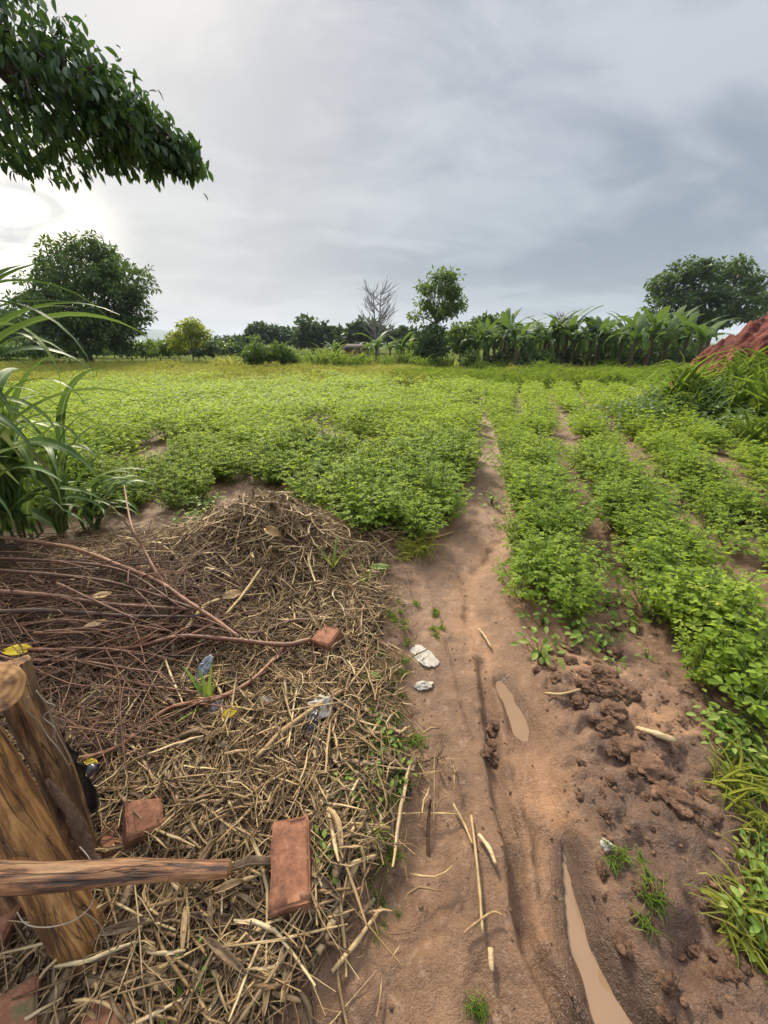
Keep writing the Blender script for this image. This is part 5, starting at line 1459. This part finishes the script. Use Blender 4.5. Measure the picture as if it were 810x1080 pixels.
B0 = pt(124, 985, 1.18); B1 = pt(9, 702, 1.0)
pole('leaning_post', B0, B1, .042, .040, M['pole_dark'], 'weathered grey-brown post standing close behind the thick post', 5, split=1.2, wob=.03)
C0 = pt(74, 1062, 1.10); C1 = pt(-30, 880, .98)
pole('leaning_post', C0, C1, .040, .038, M['pole_dark'], 'thinner shaded post left of the foot of the thick post', 7, wob=.02)
D0_ = pt(-30, 926, .74); D1_ = pt(240, 917, .885)
rail = pole('cross_rail', D0_, D1_, .028, .017, M['pole_red'], 'half-barked red-brown rail tied level across the leaning posts', 9, 'rail', wob=.014, ns=24)
E0 = pt(-75, 752, .86); E1 = pt(-6, 724, .70)
pole('short_log', E0, E1, .042, .045, M['pole_red'], 'short log with its round sawn end showing at the left edge', 11, 'log', wob=.01)
# strip of loose bark between the two posts
bk = Geo(); P = [pt(50, 822, .985), pt(75, 862, 1.0), pt(92, 896, 1.02), pt(112, 925, 1.03)]
o0 = P[0]; V, Qd, T = tube(smooth_pts([tuple(p - o0) for p in P], 5), [.004, .007, .010, .012, .013, .014, .014, .015, .014, .014, .013, .012, .011, .009, .007, .004], 12, 5, .45); bk.add(V, Qd, T, .4)
tag(bk.build('bark_slab', M['pole_bark'], None, True, o0), 'dark rough slab of bark wedged beside the thick post', 'bark')
# binding wire
def wire(pts, label, r=.0011, name='binding_wire'):
    P = [pt(*p) for p in pts]; o0 = P[0]; gg = Geo()
    sp = smooth_pts([tuple(p - o0) for p in P], 6); V, Qd, T = tube(sp, r, 5); gg.add(V, Qd, T)
    tag(gg.build(name, M['wire'], None, True, o0), label, 'wire')
wire([(18, 962, .775), (28, 975, .77), (50, 978, .77), (75, 972, .775), (92, 960, .79), (100, 944, .80), (102, 925, .80)], 'pale wire looping loosely below the cross rail on the thick post')
wire([(84, 893, .83), (92, 902, .815), (97, 912, .81), (93, 918, .81), (99, 922, .815), (101, 935, .82)], 'twisted wire end knotted on top of the cross rail')
wire([(88, 962, .83), (105, 975, .86), (115, 1000, .89), (116, 1012, .90)], 'thin wire running down the face of the thick post')
wire([(30, 735, .90), (27, 748, .92), (42, 762, .95), (50, 776, .96), (62, 790, .97), (72, 806, 1.0), (74, 800, 1.0), (60, 772, .97), (52, 750, .95), (60, 785, .98)], 'tangle of pale wire hanging over the black sheet behind the posts', .0013)
wire([(38, 728, .93), (48, 740, .94), (58, 745, .95), (46, 756, .95), (58, 768, .96), (55, 780, .97)], 'pale cord knotted over the tangle of wire', .0016)

# ------------------------------------------------------------------ plastic scraps
def crumple(name, px, py, sx_, sy_, mat, label, seed, dz=.02, amp=.35, rot=(0, 0, 0), cat='plastic scrap', dark=False, n=22):
    V = []; Qs = []; s0 = Vector((seed * 3.1, seed * 1.9, 0))
    for j in range(n):
        for i in range(n):
            u = i / (n - 1) * 2 - 1; v = j / (n - 1) * 2 - 1
            rr = max(abs(u), abs(v)); an = math.atan2(v, u); q = math.hypot(u, v) + 1e-6
            k = rr / q * (1 + .30 * mnoise.noise(Vector((math.cos(an) * 1.6, math.sin(an) * 1.6, seed))) + .12 * mnoise.noise(Vector((math.cos(an) * 5, math.sin(an) * 5, seed))))
            x, y = u * k * sx_ / 2, v * k * sy_ / 2
            p = Vector((u * 1.6, v * 1.6, seed))
            z = amp * min(sx_, sy_) * (abs(mnoise.noise(p * 1.2 + s0)) * .9 + abs(mnoise.noise(p * 2.7 + s0)) * .5 + .2 * mnoise.noise(p * 6)) * (1.1 - rr ** 3)
            V.append((x, y, z))
    for j in range(n - 1):
        for i in range(n - 1): Qs.append((j * n + i, j * n + i + 1, (j + 1) * n + i + 1, (j + 1) * n + i))
    o = link(name, make_mesh(name, V, Qs, None, {'rnd': np.full(len(V), .5)}, [mat], True), None, gp(px, py, dz), rot)
    sol = o.modifiers.new('thickness', 'SOLIDIFY'); sol.thickness = .0015
    return tag(o, label, cat)
crumple('plastic_bag', 448, 692, .10, .17, M['white_plastic'], 'trampled off-white plastic bag pressed into the footpath', 1, .004, .10, (0, 0, .7))
crumple('plastic_bag', 447, 723, .09, .05, M['white_plastic'], 'smaller crumpled white plastic piece below the trampled bag', 2, .006, .25, (0, 0, .2))
crumple('plastic_scrap', 338, 745, .11, .09, M['white_plastic'], 'crumpled white plastic beside the black scrap in the litter', 3, .05, .35, (.2, 0, .4))
crumple('plastic_scrap', 278, 738, .07, .04, M['white_plastic'], 'small grey-white plastic shred on the litter', 4, .04, .4)
crumple('rubber_scrap', 327, 764, .055, .10, M['black_plastic'], 'black rubber scrap under the thick pale stalk', 5, .05, .5, (.3, .2, -.5), 'rubber scrap')
crumple('plastic_bag', 215, 706, .06, .12, M['blue_plastic'], 'grey-blue plastic bag twisted behind the green shoot', 6, .08, .5, (.6, 0, -.3))
crumple('plastic_bag', 228, 742, .04, .07, M['blue_plastic'], 'small shiny grey plastic knob at the base of the green shoot', 7, .05, .6)
crumple('plastic_scrap', 465, 530, .16, .10, M['white_plastic'], 'white plastic scrap in the low plants beside the path', 8, .03, .3)
crumple('paper_scrap', 640, 892, .035, .035, M['white_plastic'], 'small white paper scrap on the wet mud by the grass', 9, .008, .5, cat='paper scrap')
crumple('paper_scrap', 406, 765, .05, .02, M['white_plastic'], 'tiny pale scrap on the bare ground beside the path', 10, .006, .2, (0, 0, .5), 'paper scrap')
# black sheet filling the gap behind the posts
def black_sheet():
    V = []; Qs = []; nu, nv = 18, 26
    A = [(58, 768, 1.10), (80, 795, 1.13), (98, 830, 1.18), (106, 878, 1.24)]; B = [(20, 772, 1.12), (42, 815, 1.17), (66, 870, 1.24), (86, 920, 1.30)]
    ea = smooth_pts([tuple(pt(*p)) for p in A], 9); eb = smooth_pts([tuple(pt(*p)) for p in B], 9)
    o0 = ea[0]
    for j in range(len(ea)):
        for i in range(nu):
            u = i / (nu - 1); p = ea[j].lerp(eb[j], u) - o0
            p += Vector((0, 0, .02 * mnoise.noise(Vector((j * .3, u * 4, 1))) )) + Vector((.012, .012, 0)) * mnoise.noise(Vector((j * .5, u * 7, 4)))
            V.append(tuple(p))
    for j in range(len(ea) - 1):
        for i in range(nu - 1): Qs.append((j * nu + i, j * nu + i + 1, (j + 1) * nu + i + 1, (j + 1) * nu + i))
    o = link('black_gap_sheet', make_mesh('black_gap_sheet', V, Qs, None, {'rnd': np.full(len(V), .5)}, [M['black_plastic']], True), None, o0)
    sol = o.modifiers.new('thickness', 'SOLIDIFY'); sol.thickness = .002
    tag(o, 'black sheet hanging in the gap behind the posts', 'plastic sheet')
black_sheet()
o = lump('plastic_bag', M['black_plastic'], (.055, .045, .05), 4, 4, .35, 1.5, .12, None, gp(95, 822, .03)); tag(o, 'knotted black plastic bag bulging beside the posts', 'plastic bag')

# ------------------------------------------------------------------ mud clods
CL = [lump('mud_clod', M['clod'], (.05, .042, .026), 20 + i, 4, .7, 1.6, .30) for i in range(6)]
def clod(px, py, s, label, group, i, used=set(), rz=None, flat=1.0, sink=.3):
    k = i % 6; o = CL[k]
    if k in used: o = o.copy(); COL.objects.link(o)
    used.add(k)
    p = gp(px, py); o.location = p + Vector((0, 0, .022 * s * (1 - sink) - .004)); o.scale = (s, s, s * flat); o.rotation_euler = (0, 0, rz if rz is not None else i * 1.9)
    return tag(o, label, 'mud clod', group)
big = [(660, 790, 1.15, 'flat-topped sandy clod at the left of the big clods on the mud bank'), (687, 812, 1.1, 'large dark clod right of the flat-topped clod on the mud bank'), (700, 834, .85, 'rounded clod with a slit below the large dark clod'), (716, 845, .8, 'small rounded clod at the right end of the clod group')]
i = 0
for px, py, s, lb in big: clod(px, py, s, lb, None, i, flat=.8, sink=.6); i += 1
g = random.Random(51)
for k in range(34):
    px = g.gauss(632, 18); py = g.gauss(735, 22)
    if px < 600: continue
    clod(px, py, g.uniform(.25, .75), 'small dark clod of the crumbly mud patch right of the puddle', 'clods of the dark mud patch', i); i += 1
for k in range(16):
    clod(g.gauss(592, 16), g.gauss(698, 8), g.uniform(.2, .5), 'small dark clod by the crop row above the puddle', 'clods above the puddle', i); i += 1
for k in range(14):
    clod(522 + g.gauss(0, 5), g.uniform(762, 812), g.uniform(.22, .5), 'dark wet clod squeezed up along the rut in the path', 'clods along the rut', i); i += 1
for k in range(70):
    px = g.uniform(600, 800); py = g.uniform(770, 1080); q = on_z(px, py)
    if q.x < path_r(q.y) + .04 or q.x > bare_r(q.y) + .1: continue
    clod(px, py, g.uniform(.12, .42), 'small crumb of mud on the wet bank right of the path', 'mud crumbs on the bank', i, sink=.6); i += 1

# ------------------------------------------------------------------ weeds and grass tufts near the path
def tuft_mesh(seed, n, hgt, wid, lean, mat='grass'):
    g_ = np.random.default_rng(seed); geo = Geo()
    for k in range(3):
        m_ = n // 3; az = g_.uniform(0, 2 * PI, m_); ln = lean * (.2 + g_.random(m_))
        Z = np.stack([np.cos(az) * ln, np.sin(az) * ln, np.ones(m_)], 1); Z /= np.linalg.norm(Z, axis=1, keepdims=True)
        Xd = np.stack([np.cos(az), np.sin(az), np.zeros(m_)], 1); Yd = np.cross(Z, Xd); Yd /= np.linalg.norm(Yd, axis=1, keepdims=True); Xd = np.cross(Yd, Z)
        P = np.concatenate([g_.normal(size=(m_, 2)) * hgt * .16, np.zeros((m_, 1))], 1); h_ = hgt * (.45 + .6 * g_.random(m_))
        scatter(geo, BLADES[k], P, np.stack([Xd, Yd, Z], 2), np.stack([h_, np.full(m_, wid), h_], 1), g_.random(m_))
    return geo.mesh('grass_tuft', M[mat], False)
TF = [tuft_mesh(700 + i, 21, .075, .0038, 1.1, 'weed') for i in range(5)]
TB = [tuft_mesh(710 + i, 27, .16, .0045, 1.1, 'grass_dry') for i in range(3)]
def seedling_mesh(seed, n, lsz, hgt):
    g_ = np.random.default_rng(seed); geo = Geo()
    az = g_.uniform(0, 6.28, n); r = g_.random(n) * hgt * .9
    P = np.stack([np.cos(az) * r, np.sin(az) * r, hgt * (.25 + .75 * g_.random(n))], 1)
    F = np.stack([np.cos(az), np.sin(az), .2 * g_.normal(size=n)], 1); U = g_.normal(size=(n, 3)) * .3 + np.array([0, 0, 1])
    S = lsz * (.6 + .7 * g_.random(n)); scatter(geo, LEAF5, P, frames(F, U), np.stack([S, S * .55, S], 1), g_.random(n))
    for k in range(n):
        V, Qd, T = tube([(0, 0, -.01), tuple(P[k] * .6), tuple(P[k])], [.0015, .0013, .001], 3, 0, 0, False); geo.add(V, Qd, T, .3)
    return geo.mesh('weed_seedling', M['weed'], False)
SD = [seedling_mesh(720 + i, 10 + 5 * i, .035, .06 + .015 * i) for i in range(4)]
g = random.Random(61)
def tuft(px, py, s, label, group, meshes, name='grass_tuft', cat='grass tuft', dz=0):
    o = link(name, meshes[g.randrange(len(meshes))], None, gp(px, py, dz), (g.uniform(-.15, .15), g.uniform(-.15, .15), g.uniform(0, 6))); o.scale = (s, s, s)
    return tag(o, label, cat, group)
for k in range(120):
    t = k / 119; py = 725 + t * 180; tuft(g.gauss(376 + 20 * math.sin(t * 5), 20), py + g.uniform(-8, 8), g.uniform(.6, 1.25), 'fine green grass tuft in the patch between the heap and the path', 'grass tufts at the heap edge', TF)
for k in range(18): tuft(g.gauss(400, 11) - .35 * max(0, k * 12 - 190), 800 + k * 11, g.uniform(.3, .6), 'sparse green grass tuft along the path edge below the grass patch', 'sparse grass along the path edge', TF)
for k in range(40): tuft(g.gauss(398, 20), g.uniform(630, 740), g.uniform(.5, .9), 'green grass tuft at the right foot of the straw heap', 'grass tufts at the foot of the straw', TF)
for k in range(10): tuft(g.uniform(425, 446), g.uniform(565, 590), g.uniform(.9, 1.4), 'dense grass tuft at the corner where the left field meets the path', 'corner grass by the left field', TB)
for k in range(6): tuft(461 + g.gauss(0, 6), 660 + g.gauss(0, 9), g.uniform(.5, .8), 'small grass tuft growing alone on the bare path above the bag', 'lone grass on the path', TF)
for k in range(9): tuft(g.choice([625, 640, 676, 685, 690]) + g.gauss(0, 5), g.choice([915, 925, 900, 950, 965]) + g.gauss(0, 6), g.uniform(.5, .9), 'thin green grass sprig on the wet mud beside the puddle', 'grass sprigs on the wet mud', TF)
for k in range(3): tuft(505 + g.gauss(0, 5), 1063 + g.gauss(0, 6), .6, 'tiny grass sprig at the bottom of the path', 'grass at the path bottom', TF)
for (px, py) in ((785, 985), (800, 1000), (775, 965), (795, 960), (808, 1020), (800, 930), (790, 860), (805, 880), (770, 830), (790, 830), (780, 815), (806, 840)):
    tuft(px, py, g.uniform(.7, 1.1), 'long loose grass tuft at the lower right edge', 'grass at the lower right edge', TB)
for k in range(26): tuft(g.gauss(380, 18), g.uniform(745, 850), g.uniform(.3, .7), 'small broad-leaved weed in the grass patch beside the heap', 'weeds in the grass patch', SD, 'weed_seedling', 'weed')
for k in range(34): tuft(g.gauss(430, 28), g.uniform(528, 562), g.uniform(1.2, 2.0), 'low bright green weed at the front corner of the left field', 'low weeds at the field corner', SD, 'weed_seedling', 'weed')
for k in range(30): tuft(g.uniform(180, 400), g.uniform(528, 556), g.uniform(.8, 1.4), 'low weed on the bare strip before the left field', 'weeds before the left field', SD, 'weed_seedling', 'weed')
for (px, py, s, lb) in ((305, 900 - 10, .7, 'tiny green seedling at the right side of the whole brick'), (197, 1042, .6, 'tiny green seedling in the litter at the bottom'), (345, 905, .8, 'bright seedling between the whole brick and the stalk'), (35, 705, 1.0, 'green leafy seedling in the brush by the left edge'), (42, 735, .8, 'green seedling above the tangle of wire')):
    tuft(px, py, s, lb, None, SD, 'weed_seedling', 'weed')
for k in range(26):
    px = g.uniform(540, 690); py = g.uniform(560, 700); tuft(px, py, g.uniform(.6, 1.3), 'small weed growing on bare soil between the right rows', 'weeds between the right rows', SD, 'weed_seedling', 'weed')
for k in range(30):
    py = g.uniform(745, 840); px = g.uniform(722 + (py - 745) * .8, 815); tuft(px, py, g.uniform(.5, .95), 'broad-leaved weed at the near edge of the right field', 'weeds at the near right edge', SD, 'weed_seedling', 'weed')
for k in range(12): tuft(g.uniform(778, 815), g.uniform(890, 1000), g.uniform(.45, .85), 'broad-leaved weed at the lower right edge', 'weeds at the lower right edge', SD, 'weed_seedling', 'weed')

# green shoot in the litter
def shoot():
    p = gp(222, 748, .0); root = tag(empty('green_shoot', p), 'bright green maize shoot sprouting from the litter', 'shoot')
    for k, (az, tilt, ln, w) in enumerate([(2.5, .75, .20, .022), (2.2, .45, .17, .020), (1.5, .25, .18, .018), (-2.2, 1.15, .15, .016), (.9, .35, .13, .014)]):
        V, Qd = long_leaf(k + 3, ln, w, .5, PI / 2 - tilt, .2)
        me = make_mesh('leaf', V, Qd, None, {'rnd': np.full(len(V), .55 + .08 * k)}, [M['weed']], True); link('leaf', me, root, (0, 0, .02), (0, 0, az))
    gg = Geo(); V, Qd, T = tube([(0, 0, -.02), (0, 0, .03), (.003, 0, .06)], [.008, .008, .006], 7); gg.add(V, Qd, T); gg.build('stem', M['crop_stem'], root)
shoot()
def maize_tuft(px, py, s, label):
    p = gp(px, py); root = tag(empty('green_shoot', p), label, 'shoot')
    for k in range(5):
        V, Qd = long_leaf(k + 9, .24 * s, .02 * s, 1.0, 1.25, .2)
        link('leaf', make_mesh('leaf', V, Qd, None, {'rnd': np.full(len(V), .2 + .1 * k)}, [M['weed']], True), root, (0, 0, 0), (0, 0, k * 1.35 + px))
maize_tuft(352, 603, 1.0, 'dark green shoot at the right foot of the straw mound')
maize_tuft(385, 620, .7, 'small green shoot left of the pale maize leaf')

# soil crumbs and bits of chaff lying about
def crumbs():
    g_ = np.random.default_rng(88)
    bm = bmesh.new(); bmesh.ops.create_cube(bm, size=1); bmesh.ops.subdivide_edges(bm, edges=bm.edges[:], cuts=1, use_grid_fill=True)
    bm.verts.ensure_lookup_table()
    T_ = []
    for k in range(5):
        V = []
        for v in bm.verts:
            d = v.co.normalized(); V.append(d * (.5 + .22 * mnoise.noise(d * 1.7 + Vector((k * 5, 1, 2))) + .10 * mnoise.noise(d * 4 + Vector((k, 7, 2)))))
        T_.append((np.array([tuple(v) for v in V]) * np.array([1, .85, .6]), np.array([[v.index for v in f.verts] for f in bm.faces])))
    bm.free()
    n = 26000
    P = np.stack([g_.uniform(-.7, 2.6, n), g_.uniform(.1, 3.4, n) ** 1.0], 1)
    ip, bk_, lt = masks(P[:, 0], P[:, 1])
    d1 = dist_poly(P[:, 0], P[:, 1], rut)
    clump = vnoise(P[:, 0] * 6, P[:, 1] * 6, 71) ** 2
    pr = (.10 + .5 * clump) * ip * (1 - lt) * .55 + bk_ * (.25 + .9 * clump) + .5 * np.exp(-(d1 / .06) ** 2) * sstep(1.6, 1.3, P[:, 1]) + .25 * (1 - ip) * (1 - bk_) * (1 - lt)
    pr *= sstep(.05, .10, dist_poly(P[:, 0], P[:, 1], pud1)) * sstep(.9, 1.3, np.abs(P[:, 0] - (pud2_l(P[:, 1]) + pud2_r(P[:, 1])) / 2) / ((pud2_r(P[:, 1]) - pud2_l(P[:, 1])) / 2 + .012))
    pr *= np.clip(1.2 / (.2 + P[:, 1]), .2, 1)
    P = P[(g_.random(n) < pr)]; m_ = len(P)
    S = .003 + .011 * g_.random(m_) ** 3.5; S *= 1 + .7 * masks(P[:, 0], P[:, 1])[1]
    z = height(P[:, 0], P[:, 1]); az = g_.uniform(0, 6.28, m_); geo = Geo()
    for k in range(5):
        q = np.arange(m_) % 5 == k; mm = q.sum()
        scatter(geo, T_[k], np.stack([P[q, 0], P[q, 1], z[q] + S[q] * .12], 1), frames(np.stack([np.cos(az[q]), np.sin(az[q]), g_.normal(size=mm) * .2], 1)), S[q], g_.random(mm))
    tag(geo.build('soil_crumbs', M['clod']), 'loose soil crumbs scattered over the path and mud', kind='stuff')
crumbs()
def chaff():
    g_ = np.random.default_rng(89); geo = Geo(); n = 900
    P = np.stack([g_.uniform(-.6, 2.2, n), g_.uniform(.1, 3.2, n)], 1); ip, bk_, lt = masks(P[:, 0], P[:, 1])
    dd = P[:, 0] - litter_r(P[:, 1])
    P = P[(lt < .5) & (g_.random(n) < .18 + .8 * np.exp(-np.clip(dd, 0, 9) / .12))]; m_ = len(P)
    az = g_.uniform(0, 6.28, m_); z = height(P[:, 0], P[:, 1]) + .004; ln = .012 + .07 * g_.random(m_) ** 2.5
    for k in range(12):
        q = np.arange(m_) % 12 == k
        scatter(geo, STRIPS[k], np.stack([P[q, 0], P[q, 1], z[q]], 1), frames(np.stack([np.cos(az[q]), np.sin(az[q]), np.zeros(q.sum())], 1)), ln[q], g_.random(q.sum()))
    tag(geo.build('chaff', M['straw'], smooth=False), 'small bits of straw scattered on the bare soil', kind='stuff')
chaff()

# ------------------------------------------------------------------ air that fades the far hills
hm = bpy.data.materials.new('haze_air'); hm.use_nodes = True
ht = hm.node_tree
for n in list(ht.nodes): ht.nodes.remove(n)
ho = N(ht, 'ShaderNodeOutputMaterial'); hv = N(ht, 'ShaderNodeVolumePrincipled')
hv.inputs['Color'].default_value = (.78, .88, 1.0, 1); hv.inputs['Density'].default_value = .00034
L(ht, hv.outputs[0], ho.inputs['Volume'])
gg = Geo(); box(gg, (0, 0, 50), (14000, 14000, 130))
o = gg.build('haze', hm, None, False); tag(o, 'thin humid air over the fields', kind='stuff')
